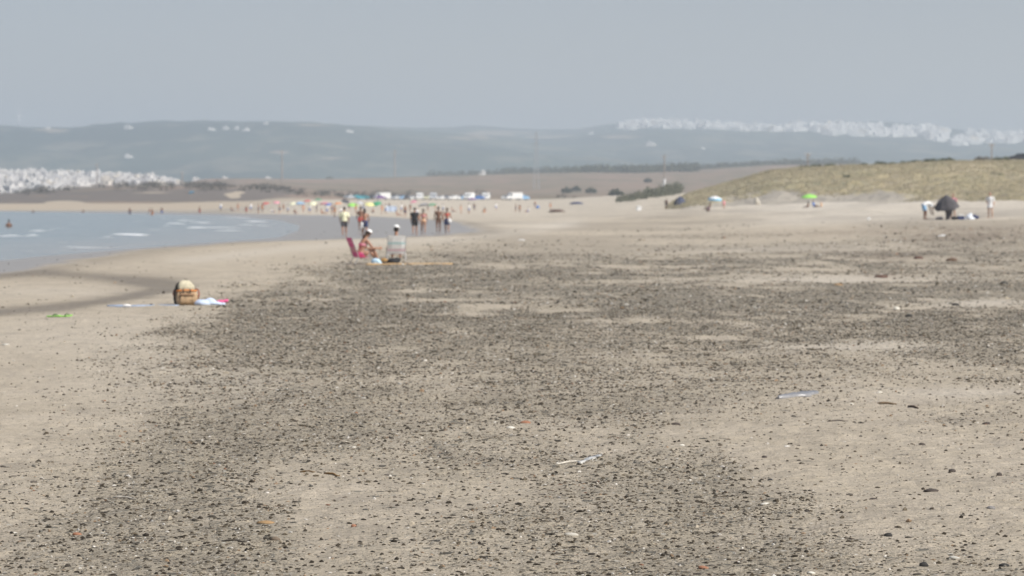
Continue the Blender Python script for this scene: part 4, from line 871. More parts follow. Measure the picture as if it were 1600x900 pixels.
q = spot(1257, 384); o = ground_sheet('beach_towel', [(-1.0, -.4), (1.2, -.4), (1.2, .5), (-1.0, .5)], .03, cloth('teal'), seed=9); o.location = q; tag(o, 'dark teal mat spread under the lime green parasol', 'mat')
low_lump('windbreak', 1283, 388, [((0, 0, .3), (.12, .25, .4))], 'peach', 'small orange windbreak right of the lime green parasol', 'windbreak')
parasol(1117, 452, 'white', 'white topped parasol with a bright blue rim below the dune end', 1.0, 1.9, (4, 2), valance='cyan')
person('bather sitting low under the white and blue parasol', spot(1108, 450), R(70), 'sit_ground', 0, 'dark', 'dark', [('trunks', 'purple')], 1.1, fine=False)
person('bather in a red top standing right of the white and blue parasol', spot(1131, 455), R(200), 'stand', 0, 'fair', 'brown', [('tshirt', 'rose'), ('briefs', 'red')], .85, fine=False, female=True)
low_lump('rucksack', 1106, 395, [((0, 0, .2), (.24, .2, .22))], 'brown', 'dark brown rucksack on the sand in front of the white and blue parasol', 'rucksack')
# dome tent
q = spot(1063, 520); e = empty('dome_tent', q, R(10), 'dark blue grey dome tent pitched at the foot of the dark scrub', 'tent')
bm = bmesh.new(); canopy(bm, 1.2, 1.35, 0, ribs=6, seg=24, rings=8, scallop=.12); finish(bm, 'canopy', mat('tent_cloth', (.045, .055, .10), .7, 0, .2, 2), e, True)
bm = bmesh.new(); canopy(bm, .55, 1.0, 0, ribs=4, seg=12, rings=5); bmesh.ops.transform(bm, matrix=Matrix.Translation((-.75, -.5, 0)), verts=bm.verts); finish(bm, 'porch', mat('tent_cloth_black', (.02, .02, .03), .7), e, True)
person('person in dark clothes standing left of the dome tent', spot(1041, 520), R(170), 'stand', 0, 'dark', 'dark', [('tshirt', 'brown'), ('shorts', 'charcoal')], 1.0, fine=False)
bm = bmesh.new(); box_bm(bm, (0, 0, .35), (.75, .5, .66), bevel=.05); e = empty('cool_box', spot(998, 500), .2, 'white cool box standing alone on the sand left of the dome tent', 'cool box'); finish(bm, 'body', mat('plastic_white', (.75, .75, .73), .4), e)
bm = bmesh.new(); box_bm(bm, (0, 0, .73), (.8, .55, .1), bevel=.03); finish(bm, 'lid', mat('plastic_white', (.75, .75, .73), .4), e)
# overturned boat and boards
def boat(px, y, L_, c, label, rz=0.1):
    e = empty('rowing_boat', spot(px, y), rz, label, 'boat'); xs = np.linspace(-L_ / 2, L_ / 2, 11)
    bm = bmesh.new(); loft_bm(bm, [(x_, 0, .08 + .22 * (1 - (2 * x_ / L_) ** 2) * .6) for x_ in xs], [max(.05, .62 * (1 - abs(2 * x_ / L_) ** 2.6)) for x_ in xs], [max(.04, .34 * (1 - abs(2 * x_ / L_) ** 3)) for x_ in xs], side=(0, 1, 0), n=14); finish(bm, 'hull', paint(c), e, True)
    bm = bmesh.new(); box_bm(bm, (0, 0, .53), (L_ * .8, .05, .06)); finish(bm, 'keel', mat('keel_wood', (.3, .25, .2)), e)
boat(901, 760, 3.6, 'navy', 'overturned dark blue boat on the far sand right of the cars')
boat(870, 590, 3.2, 'brown', 'brown upturned skiff low on the sand right of the crowd', .0)
low_lump('rubbish_bag', 840, 700, [((0, 0, .3), (.4, .3, .35))], 'blue', 'bright blue sack standing on the sand right of the far cars', 'sack')
low_lump('litter_scrap', 1471, 158, [((0, 0, .01), (.22, .2, .03)), ((.1, .05, .03), (.1, .1, .04))], 'white', 'flat white scrap of litter on the brown weed line', 'litter', .012)
low_lump('plastic_bottle', 1358, 230, [((0, 0, .09), (.09, .09, .12)), ((-.08, 0, .05), (.1, .08, .06))], 'white', 'white plastic container on the pale sand below the dark parasol', 'container')
low_lump('litter_scrap', 815, 168, [((0, 0, .01), (.2, .12, .04))], 'white', 'white scrap on the damp sand right of the walkers', 'litter', .014)
low_lump('boulder', 1182, 470, [((0, 0, .5), (.35, .3, .7)), ((.3, 0, .3), (.3, .3, .4))], mat('pale_rock', (.5, .46, .38), .9, 0, .2, 3, .4), 'pale rounded rock at the dune foot right of the white and blue parasol', 'rock', .04)

# ------------------------------------------------------------------ in the water
SW = 'bathers far off at the edge of the sea'
def wade(px, y, sk, depth, wear, label, sc=1.0, female=False):
    x = at(px, y); return person(label, V(x, y, SEA_LEVEL - depth), R(rnd.uniform(-40, 40)), 'stand', 0, sk, 'dark', wear, sc, fine=False, female=female, group=SW)
wade(14, 268, 'dark', 1.05, [('trunks', 'brown')], 'brown bather standing chest deep in the sea nearest the photo edge')
for px, y, sk, dp, w_, lb in [(52, 640, 'dark', 1.1, 'navy', 'distant dark bather deep in the water below the pale sand scar'), (130, 660, 'dark', 1.1, 'black', 'distant bather deep in the water beyond the first breakers'),
        (203, 560, 'dark', .5, 'navy', 'dark bather wading knee deep, left of the pair'), (234, 545, 'fair', .6, 'white', 'pale bather of the wading pair'), (238, 535, 'tan', .6, 'orange', 'tanned bather of the wading pair'), (253, 600, 'dark', .5, 'blue', 'dark bather wading just right of the pair'),
        (312, 600, 'tan', .4, 'red', 'bather wading below the blue parasol of the headland'), (385, 610, 'tan', .2, 'red', 'red trunked bather at the sea edge nearest the crowd')]:
    wade(px, y, sk, dp, [('trunks', w_)], lb)

# ------------------------------------------------------------------ the far crowd
CROWD = [(415, 660, 'red', .9), (457, 640, 'cream', .8), (469, 650, 'sky', 1.15), (480, 720, 'red', .9), (489, 650, 'cream', 1.0), (507, 650, 'rose', 1.1), (513, 590, 'blue', .7), (528, 640, 'orange', .9),
         (551, 600, 'lime', 1.05), (563, 660, 'silver', 1.0), (577, 630, 'yellow', 1.05), (588, 660, 'green', 1.15), (594, 760, 'purple', 1.7), (560, 780, 'teal', 1.6), (646, 690, 'pink', .8), (662, 600, 'grey', 1.1), (675, 570, 'green', .9), (737, 780, 'purple', 1.2), (299, 1010, 'cyan', 1.0), (432, 700, 'rose', .8), (497, 760, 'green', 1.0), (540, 720, 'charcoal', 1.0)]
seen = {}
for px, y, c, w_ in sorted(CROWD): seen.setdefault(c, []).append(px)
ordn = ['first', 'second', 'third', 'fourth', 'fifth']
for k, (px, y, c, w_) in enumerate(CROWD):
    n_ = len(seen[c]); i_ = seen[c].index(px); nm = {'sky': 'pale blue', 'rose': 'dusty pink', 'cyan': 'bright blue', 'silver': 'silver grey', 'charcoal': 'black'}.get(c, c)
    lb = ('%s parasol among the far crowd below the parked cars' % nm if n_ == 1 else '%s %s parasol of the far crowd counted from the sea side' % (ordn[i_], nm)) if px > 320 else 'bright blue parasol alone at the foot of the dark headland'
    parasol(px, y, c, lb, w_, 1.75 if w_ < 1.3 else 2.4, (rnd.uniform(-15, 25), rnd.uniform(-15, 15)), group='parasols of the far crowd' if px > 320 else None, seg=16)
q = spot(612, 610); e = empty('windbreak', q, 0, 'pale blue windbreak screen standing right of the green parasols', 'windbreak')
bm = bmesh.new()
for i in range(4): box_bm(bm, (-.75 + .5 * i, .05 * (i % 2), .65), (.49, .02, 1.1), rz=.15 * (-1) ** i)
finish(bm, 'screen', mat('cloth_pale_blue', ()), e)
for i in range(5): bm = bmesh.new(); cone_bm(bm, (-1 + .5 * i, 0, -.1), (-1 + .5 * i, 0, 1.3), .02, .02, 6); finish(bm, 'post', mat('keel_wood', ()), e)
protos = {}
def far_person(px, y, sk, wear, sc, kind, label, rz, ph=.5, female=False):
    key = (kind, sk, tuple(wear), female)
    if key in protos:
        o = copy_tree(protos[key]); o['label'] = label; o.location = spot(px, y); o.rotation_euler.z = rz; o.scale = (sc,) * 3
    else: o = person(label, spot(px, y), rz, kind, ph, sk, 'dark', wear, sc, fine=False, female=female, group='bathers of the far crowd'); protos[key] = o
    return o
WEARS = [(('trunks', 'navy'),), (('trunks', 'red'),), (('tshirt', 'white'), ('shorts', 'blue')), (('bra', 'black'), ('briefs', 'black')), (('tshirt', 'rose'), ('shorts', 'charcoal')), (('bra', 'orange'), ('briefs', 'orange')), (('tshirt', 'grey'), ('shorts', 'navy')), (('dress', 'peach'),)]
WN = ['navy trunks', 'red trunks', 'white top and blue shorts', 'black bikini', 'pink top and dark shorts', 'orange bikini', 'grey top and navy shorts', 'peach dress']
FP = [(404, 560), (410, 600), (425, 610), (437, 560), (443, 640), (450, 590), (461, 560), (474, 600), (484, 570), (495, 610), (503, 545), (511, 530), (519, 540), (523, 430), (533, 600), (546, 640), (556, 560), (568, 640), (583, 590), (597, 520), (603, 560), (608, 640), (621, 470), (627, 600), (633, 420), (641, 620), (652, 540), (668, 620), (680, 640), (692, 600), (707, 620), (720, 545), (733, 550), (741, 640), (757, 600), (775, 650), (806, 620), (812, 600), (825, 610), (836, 700), (860, 640), (345, 700), (362, 690), (372, 650), (392, 640)]
cnt = {}
for k, (px, y) in enumerate(FP):
    i_ = (k * 5 + (k // 3)) % len(WEARS); sit = k % 4 == 2; nb = min([c for c in CROWD if c[0] > 320], key=lambda c: abs(c[0] - px)); nn = {'sky': 'pale blue', 'rose': 'dusty pink', 'silver': 'silver grey', 'charcoal': 'black'}.get(nb[2], nb[2])
    side_ = 'left' if px < nb[0] else 'right'; far_ = abs(nb[0] - px) > 40
    lb = 'far %s in %s %s of the %s parasol' % ('seated bather' if sit else 'bather', WN[i_], side_ if not far_ else 'well ' + side_, nn)
    cnt[lb] = cnt.get(lb, 0) + 1
    if cnt[lb] > 1: lb += ', a little further along' if cnt[lb] == 2 else ', the farthest one'
    lb = ' '.join(lb.split()[:16])
    far_person(px, y, ['tan', 'dark', 'tan', 'fair'][k % 4], WEARS[i_], rnd.uniform(.9, 1.08), 'sit_ground' if sit else 'walk', lb, rnd.uniform(-3, 3), female=i_ in (3, 5, 7))

# ------------------------------------------------------------------ parked cars
GLASS = mat('car_glass', (.03, .04, .05), .08, 0, .05, 3); TYRE = mat('tyre_rubber', (.02, .02, .02), .8)
def car(px, y, c, label, rz=0, kind='car', group='cars parked in a row behind the far beach', z=None):
    q = spot(px, y); e = empty('parked_car' if kind == 'car' else 'parked_van', q, rz, label, kind, group)
    if kind == 'car': W, Lh, prof = .86, 2.1, [(-2.1, .35), (-2.1, .75), (-1.95, .95), (-1.25, 1.0), (-.6, 1.43), (.95, 1.47), (1.75, 1.02), (2.08, .92), (2.12, .35)]
    else: W, Lh, prof = .96, 2.5, [(-2.5, .4), (-2.5, .9), (-2.3, 1.12), (-1.9, 1.25), (-1.45, 2.1), (-1.2, 2.25), (2.45, 2.28), (2.5, .4)]
    bm = bmesh.new(); L_ = []
    for s in (-1, 1): L_.append([bm.verts.new((x_, s * W * (1 if z_ < 1.05 else (.84 if kind == 'car' else .93)), z_)) for x_, z_ in prof])
    n_ = len(prof)
    for k in range(n_): bm.faces.new((L_[0][k], L_[0][(k + 1) % n_], L_[1][(k + 1) % n_], L_[1][k]))
    bm.faces.new(L_[0][::-1]); bm.faces.new(L_[1]); bmesh.ops.bevel(bm, geom=bm.edges[:], offset=.06, segments=2, affect='EDGES', clamp_overlap=True); finish(bm, 'body', paint(c), e)
    def panel(name, P, m):
        bm = bmesh.new(); vs = [bm.verts.new(p) for p in P]; f = bm.faces.new(vs); nrm = f.normal if f.normal.length else None; bm.normal_update(); nrm = f.normal.copy()
        r = bmesh.ops.extrude_face_region(bm, geom=[f]); 
        for v in [t for t in r['geom'] if isinstance(t, bmesh.types.BMVert)]: v.co += nrm * .03
        finish(bm, name, m, e)
    if kind == 'car':
        panel('windscreen', [(-1.20, -.70, 1.05), (-1.20, .70, 1.05), (-.66, .64, 1.41), (-.66, -.64, 1.41)], GLASS); panel('rear_window', [(1.02, -.62, 1.44), (1.02, .62, 1.44), (1.66, .68, 1.09), (1.66, -.68, 1.09)], GLASS)
        for s in (-1, 1):
            for a, b, a2, b2 in ((-1.05, .12, -.62, .12), (.2, 1.45, .2, .95)):
                panel('side_window', [(a, s * .845, 1.05), (b, s * .845, 1.05), (b2, s * .735, 1.40), (a2, s * .735, 1.40)][::s], GLASS)
        lx, lz = 2.08, .74
    else:
        panel('windscreen', [(-1.88, -.8, 1.32), (-1.88, .8, 1.32), (-1.48, .8, 2.0), (-1.48, -.8, 2.0)], GLASS)
        for s in (-1, 1): panel('side_window', [(-1.7, s * .915, 1.35), (-.7, s * .915, 1.35), (-.7, s * .9, 1.95), (-1.4, s * .9, 1.95)][::s], GLASS)
        panel('rear_window', [(2.47, -.7, 1.4), (2.47, .7, 1.4), (2.46, .7, 1.95), (2.46, -.7, 1.95)][::-1], GLASS); lx, lz = 2.46, .85
    for s in (-1, 1):
        for x_ in (-1.3, 1.3):
            bm = bmesh.new(); loft_bm(bm, [(x_, s * (W - .18), .32), (x_, s * (W - .0), .32), (x_, s * (W + .02), .32)], [.32, .32, .26], side=(1, 0, 0), n=16); w_ = finish(bm, 'wheel', TYRE, e)
            bm = bmesh.new(); loft_bm(bm, [(x_, s * (W + .02), .32), (x_, s * (W + .035), .32)], [.19, .17], side=(1, 0, 0), n=12); finish(bm, 'rim', mat('aluminium_tube', ()), w_)
        bm = bmesh.new(); box_bm(bm, (-lx, s * .62, lz), (.08, .32, .16), bevel=.02); finish(bm, 'headlight', mat('lamp_glass', (.8, .82, .85), .1), e)
        bm = bmesh.new(); box_bm(bm, (lx, s * .66, lz + .1), (.08, .22, .18), bevel=.02); finish(bm, 'tail_light', mat('lamp_red', (.4, .02, .02), .3), e)
    return e
A = R(90)
CARS = [(546, 1040, 'silver', 'car', 1.0, 'silver car parked apart at the seaward end of the row'), (567, 1010, 'teal', 'car', .2, 'dark teal car side on, second from the seaward end'), (583, 1030, 'charcoal', 'car', 1.3, 'dark car just left of the big white van'),
        (597, 960, 'white', 'van', .25, 'large gleaming white van towering over the purple parasol'), (617, 1000, 'silver', 'car', 1.2, 'silver car right behind the big white van'), (627, 1005, 'sky', 'car', 1.4, 'pale blue car beside the silver one'), (636, 985, 'charcoal', 'car', 1.5, 'black car between the pale blue car and the white hatchback'),
        (644, 1000, 'white', 'car', 1.5, 'white hatchback right of the black car'), (656, 1000, 'white', 'van', 1.5, 'white van end on in the middle of the row'), (668, 1015, 'cream', 'car', 1.4, 'cream car right of the middle van'), (677, 1000, 'silver', 'van', 1.5, 'silver grey van end on right of the cream car'),
        (688, 1000, 'white', 'car', 1.3, 'white car between the silver van and the grey car'), (698, 1010, 'grey', 'car', 1.5, 'grey car near the right part of the row'), (709, 995, 'white', 'car', .5, 'white car parked at an angle right of the grey car'), (722, 1000, 'sky', 'car', 1.2, 'light blue car next to the angled white car'),
        (733, 990, 'white', 'van', 1.2, 'white van left of the blue estate'), (746, 995, 'blue', 'car', .15, 'blue car side on near the right end of the row'), (759, 1000, 'white', 'van', 1.4, 'white van closing the right end of the long row'),
        (791, 960, 'white', 'car', 1.2, 'white car first of the separate trio'), (803, 950, 'white', 'van', .3, 'white van in the centre of the separate trio'), (816, 955, 'sky', 'car', .4, 'pale blue car last of the separate trio')]
for px, y, c, kd, rz, lb in CARS: car(px, y, c, lb, rz, kd)
car(1596, 568, 'charcoal', 'dark car with a glinting windscreen parked on the dune crest', R(-25), 'car', None)

# ------------------------------------------------------------------ poles, mast, turbine
def pole(px, y, h, label, c=(.30, .25, .21), base_white=False, arm=1.6):
    e = empty('utility_pole', spot(px, y, .3), R(15), label, 'utility pole', None); w_ = mat('weathered_pole', c, .9, 0, .2, 2); r = .2 * max(1, y / 700)
    bm = bmesh.new(); cone_bm(bm, (0, 0, h * .42 if base_white else 0), (0, 0, h), r * .9, r * .6); finish(bm, 'shaft', w_, e)
    if base_white: bm = bmesh.new(); loft_bm(bm, [(0, 0, 0), (0, 0, h * .42)], [r * 2.0, r * 1.5], n=10); finish(bm, 'white_base', mat('whitewash', (.75, .74, .72)), e)
    for z_ in (.96, .9): bm = bmesh.new(); box_bm(bm, (0, 0, h * z_), (arm * (1 if z_ > .95 else .7), .14, .14)); finish(bm, 'crossarm', w_, e)
    for s in (-.9, 0, .9): bm = bmesh.new(); cone_bm(bm, (s * arm / 2, 0, h * .96 + .06), (s * arm / 2, 0, h * .96 + .4), .09, .06, 6); finish(bm, 'insulator', mat('whitewash', (.75, .74, .72)), e)
pole(1038, 1250, 16.5, 'utility pole with a white lower part rising behind the dark scrub', base_white=True, arm=3)
pole(617, 2600, 24, 'faint thin pole on the field crest above the long row of cars', arm=4); pole(441, 1900, 20, 'faint thin pole left of the middle standing above the dry headland', arm=3); pole(152, 2350, 17, 'faint pole rising from the white village', arm=3)
pole(1262, 760, 7.5, 'thin pole beside the shrub on the left part of the dune crest', arm=1.6); pole(1549, 720, 7.0, 'thin pole on the dune crest left of the parked dark car', arm=1.4); pole(285, 1700, 9, 'short faint pole above the dark headland scrub', arm=1.5)
def mast(px, y, h):
    e = empty('lattice_mast', spot(px, y, .5), 0, 'tall pale lattice mast rising from the dry fields', 'mast'); m = mat('galvanised', (.42, .42, .42), .5, .3); w0, w1 = 1.6, .25
    C_ = [(-1, -1), (1, -1), (1, 1), (-1, 1)]; wd = lambda t: w0 * (1 - t) + w1 * t
    for a, b in C_: bm = bmesh.new(); cone_bm(bm, (a * w0, b * w0, 0), (a * w1, b * w1, h), .2, .13, 5); finish(bm, 'leg', m, e)
    for k in range(12):
        t0, t1 = k / 12, (k + 1) / 12; bm = bmesh.new()
        for i in range(4):
            a, b = C_[i], C_[(i + 1) % 4]; cone_bm(bm, (a[0] * wd(t0), a[1] * wd(t0), h * t0), (b[0] * wd(t1), b[1] * wd(t1), h * t1), .05, .05, 4); cone_bm(bm, (a[0] * wd(t1), a[1] * wd(t1), h * t1), (b[0] * wd(t1), b[1] * wd(t1), h * t1), .04, .04, 4)
        finish(bm, 'brace', m, e)
    for z_ in (.8, .9): bm = bmesh.new(); box_bm(bm, (0, 0, h * z_), (5 - 3 * (z_ > .85), .2, .2)); finish(bm, 'crossarm', m, e)
mast(838, 1700, 31)
q = hill_spot(30, 199); q = V(at(30, 6280), 6280, float(hills_h(at(30, 6280), 6280)) - 1); e = empty('wind_turbine', q, 0, 'lone white wind turbine on the ridge at the seaward side', 'wind turbine'); m = mat('turbine_white', (.8, .8, .8), .5)
bm = bmesh.new(); loft_bm(bm, [(0, 0, 0), (0, 0, 26)], [1.5, .9], n=14); finish(bm, 'tower', m, e, True); bm = bmesh.new(); box_bm(bm, (0, .8, 26.5), (1.8, 4, 1.8), bevel=.3); nc = finish(bm, 'nacelle', m, e)
bm = bmesh.new(); ell_bm(bm, (0, -1.6, 26.5), (1, 1.1, 1)); hb = finish(bm, 'hub', m, e, True)
for a in (8, 128, 248):
    d = V(math.sin(R(a)), 0, math.cos(R(a))); c0 = V(0, -1.6, 26.5); bm = bmesh.new(); loft_bm(bm, [c0, c0 + d * 2.5, c0 + d * 12], [.45, .8, .2], [.3, .2, .08], side=(d.z, 0, -d.x), n=8); finish(bm, 'blade', m, hb, True)

# ------------------------------------------------------------------ shrubs on the dune crest
for k, (px, y, w_, h_, lb) in enumerate([(1270, 568, 6, 1.6, 'low shrub leftmost on the dune crest beside a thin pole'), (1360, 568, 3, 1.1, 'small round shrub alone on the dune crest'), (1398, 572, 5.5, 1.5, 'wide dark shrub above the middle of the dune'), (1428, 572, 4.5, 1.4, 'dark shrub joined to the wide one on its right'),
        (1456, 568, 4, 1.4, 'dark shrub straight above the dark parasol'), (1481, 568, 3.5, 1.4, 'last shrub of the close group on the crest'), (1538, 568, 4.5, 1.8, 'taller brownish shrub next to the crest pole'), (1565, 572, 4.5, 1.9, 'shrub between the crest pole and the parked car'), (1322, 520, 1.6, .9, 'small green bush low on the dune face above the pale scar'), (1560, 500, 2.5, .8, 'low green bush on the dune face above the person in white')]):
    shrub(px, y, w_, h_, lb, 30 + k, GREENS if k != 6 else [(.09, .08, .06), (.11, .09, .07)])
for k, (px, y, lb) in enumerate([(1012, 1900, 'round dark bush alone in the dry field right of the mast'), (962, 1100, 'pale green tree at the left end of the dune scrub'), (923, 1500, 'dark bush in the field between mast and utility pole'), (900, 1600, 'small bush in the dry field just right of the mast'), (885, 1500, 'lowest bush of the field near the mast'), (515, 2900, 'dark tree standing up from the bare skyline above the crowd')]):
    h_ = 3.2 if y < 2500 else 5; e = empty('field_tree', spot(px, y, .2), 0, lb, 'tree'); leaf_mass('crown', [(0, 0, h_ * .62, h_ * .6, h_ * .6, h_ * .42), (h_ * .5, 0, h_ * .5, h_ * .4, h_ * .4, h_ * .3), (-h_ * .5, 0, h_ * .52, h_ * .35, h_ * .4, h_ * .3)], 420, .4, GREENS, 60 + k, parent=e)
    bm = bmesh.new(); cone_bm(bm, (0, 0, -.3), (0, 0, h_ * .6), .28, .12, 7); finish(bm, 'trunk', mat('bark', (.12, .09, .07)), e)

# ------------------------------------------------------------------ white villages
WALL = [mat('limewash_white', (.64, .62, .59), .9, 0, .18, .12), mat('limewash_cream', (.72, .66, .56), .9, 0, .06, .2), mat('limewash_grey', (.62, .61, .60), .9, 0, .06, .2)]
DARKW = mat('window_dark', (.05, .06, .07), .2); TILE = mat('roof_terracotta', (.38, .22, .15), .9, 0, .2, 1)
def house_mesh(kind):
    bm = bmesh.new(); rr = random.Random(kind); w_, d_, h_ = rr.uniform(7, 12), rr.uniform(7, 10), rr.choice([4, 5.2, 6.2, 6.4])
    box_bm(bm, (0, 0, h_ / 2 - 2), (w_, d_, h_ + 4)); box_bm(bm, (0, -d_ / 2 + .2, h_ + .3), (w_ - .5, .25, .6)); box_bm(bm, (w_ / 2 - .2, 0, h_ + .3), (.25, d_ - 1, .6)); box_bm(bm, (-w_ / 2 + .2, 0, h_ + .3), (.25, d_ - 1, .6))
    box_bm(bm, (rr.uniform(-2, 2), d_ * .15, h_ + 1.2), (3, 3, 2.6)); s = rr.choice((-1, 1)); h2 = h_ * rr.uniform(.5, .75); box_bm(bm, (s * (w_ / 2 + 2), .4, h2 / 2 - 2), (4.1, d_ * .75, h2 + 4))
    box_bm(bm, (0, -d_ / 2 - .5, .1), (w_ * .8, 1.0, .25)); bmesh.ops.recalc_face_normals(bm, faces=bm.faces); me = bpy.data.meshes.new('whitewashed_house'); bm.to_mesh(me); bm.free(); me.materials.append(WALL[0]); return me, w_, d_, h_
HM = [house_mesh(k) for k in range(9)]
bm = bmesh.new(); box_bm(bm, (0, 0, 0), (1.3, .12, 1.5)); box_bm(bm, (0, -.08, -.82), (1.6, .2, .12)); wme = bpy.data.meshes.new('window'); bm.to_mesh(wme); bm.free(); wme.materials.append(DARKW)
def house(q, k, rz, sc, wall, label, group, windows=True):
    me, w_, d_, h_ = HM[k % len(HM)]; o = bpy.data.objects.new('whitewashed_house', me); COL.objects.link(o); o.location = q; o.rotation_euler = (0, 0, rz); o.scale = (sc,) * 3; tag(o, label, 'house', group)
    if wall: o.material_slots[0].link = 'OBJECT'; o.material_slots[0].material = WALL[wall]
    if windows:
        for fx in ((-.3, .3) if h_ < 6 else (-.32, 0, .32)):
            w = bpy.data.objects.new('window', wme); COL.objects.link(w); w.parent = o; w.location = (w_ * fx, -d_ / 2 - .04, min(h_ * .62, 4.6))
    return o
rnd = random.Random(11)
LBL = 'white flat roofed house packed into the seaside village on the headland slope'; LBC = 'cream walled house packed into the seaside village on the headland slope'; LBG = 'greyish house packed into the seaside village on the headland slope'
n_house = 0
for y0 in np.linspace(1990, 3060, 16):
    f = (y0 - 1990) / 1070
    for px in np.arange(-44, np.interp(f, [0, .3, .5, 1], [60, 130, 285, 240]), 11.5):
        if rnd.random() < .1 or n_house >= 262: continue
        p_ = px + rnd.uniform(-5, 5); y = y0 + rnd.uniform(-25, 25); q = spot(p_, y); wl = rnd.choice([0, 0, 0, 0, 0, 1, 2])
        house(q, rnd.randrange(9), R(rnd.uniform(-30, 30)), rnd.uniform(.5, .78), wl, [LBL, LBC, LBG][wl], 'houses of the seaside village'); n_house += 1
for px, y, lb in [(280, 2500, 'single cream house trailing off the right end of the seaside village'), (306, 2300, 'white house standing alone right of the seaside village'), (352, 2500, 'small pale house above the dark headland scrub'), (755, 2350, 'single white farmhouse on the dry fields under the far treeline'), (419, 2700, 'faint pale house on the bare skyline near the crowd side')]:
    house(spot(px, y), 0 if px != 755 else 4, R(10), .42, 1 if px == 280 else 0, lb, None)
BANDS = [(966, 990, 193, 198, 8), (978, 1060, 187, 197, 52), (1055, 1160, 189, 199, 56), (1150, 1240, 194, 202, 36), (1240, 1300, 192, 203, 36), (1290, 1380, 192, 209, 56), (1370, 1480, 196, 211, 52), (1450, 1475, 210, 217, 6), (1488, 1522, 213, 225, 16), (1512, 1592, 204, 220, 42), (1594, 1630, 206, 214, 12)]
n2 = 0; TOWN = []; BRIGHT = mat('limewash_bright', (.84, .83, .80), .9, 0, .05, .1)
for x0, x1, y0, y1, cnt_ in BANDS:
    for i in range(int(cnt_ * 1.7)):
        p_ = rnd.uniform(x0, x1); py = rnd.uniform(y0, y1) + (p_ - x0) / (x1 - x0) * 2 + 3; q = hill_spot(p_, py); wl = rnd.choice([0, 0, 0, 0, 0, 1])
        sc_h = rnd.uniform(1.2, 1.75); TOWN.append((sc_h, q - V(0, 0, 1), rnd.randrange(9), R(rnd.uniform(-25, 25)), wl))
TOWN.sort(key=lambda t: -t[0] * HM[t[2]][3])
for sc_h, q, k, rz, wl in TOWN[:45]: house(q, k, rz, sc_h, wl, ['white house of the hilltop town, one of its larger ones along the far ridge', 'cream house of the hilltop town, one of its larger ones along the far ridge', 'greyish house of the hilltop town, one of its larger ones along the far ridge'][wl], 'larger houses of the hilltop town', False)
bm = bmesh.new()
for sc_h, q, k, rz, wl in TOWN[45:]:
    n0 = len(bm.verts); bm.from_mesh(HM[k][0]); bm.verts.ensure_lookup_table(); bmesh.ops.transform(bm, matrix=Matrix.Translation(q) @ Matrix.Rotation(rz, 4, 'Z') @ Matrix.Scale(sc_h, 4), verts=bm.verts[n0:])
me = bpy.data.meshes.new('hilltop_town_houses'); bm.to_mesh(me); bm.free(); tag(link('hilltop_town_houses', me, BRIGHT), kind='stuff')
print('houses', n_house, len(TOWN))
for i, (px, py, sc, lb) in enumerate([(200, 201, 2.2, 'pale farm building on the seaward ridge top'), (200, 246, 2.4, 'pale building alone halfway down the seaward hillside'), (330, 203, 2, 'first of the white farm buildings in a line below the ridge'), (352, 202, 2, 'second of the white farm buildings in a line below the ridge'), (371, 202, 1.8, 'third of the white farm buildings in a line below the ridge'), (386, 204, 2.2, 'last of the white farm buildings in a line below the ridge'),
        (416, 194, 1.6, 'white house just under the top of the highest ridge'), (76, 201, 1.8, 'small white house on the ridge near the wind turbine'), (924, 209, 2.2, 'white farmhouse at the edge of the pale hillside field'), (1016, 227, 2.6, 'pale farm building below the end of the pale hillside field'), (1098, 232, 1.6, 'tiny white house on the hillside under the hilltop town'), (545, 206, 2, 'pale house near the end of the highest ridge')]):
    house(hill_spot(px, py + 1), i, R(12 * (i % 3 - 1)), sc * .42, 0, lb, None, False)

# ------------------------------------------------------------------ single stones, shells and scraps of the foreground
def gpt(px, py):
    y = CAM_Z * F / (py - HOR)
    for _ in range(6): y = (CAM_Z - float(beach_h(at(px, y), y))) * F / (py - HOR)
    return V(at(px, y), y, float(beach_h(at(px, y), y)))
def stone(px, py, wpx, col, label, flat=.5, cat='stone', asp=.8, seed=0, rough=.14, name='stone', rz=0.0):
    q = gpt(px, py); s = wpx / F * q.y; me = pebble_mesh(name, seed + 50, flat, 2, rough * .5, mat('stone_%d_%d_%d' % tuple(int(c * 100) for c in col), col, .75, 0, .25, 30, .3))
    o = link(name, me); o.location = q + V(0, 0, s * flat * .1); o.scale = (s, s * asp, s); o.rotation_euler = (rnd.uniform(-.1, .1), rnd.uniform(-.15, .15), rz); return tag(o, label, cat)
OR, WH, DK, OC, GY, BL = (.34, .16, .09), (.70, .67, .58), (.07, .055, .045), (.36, .23, .11), (.22, .21, .2), (.03, .028, .025)
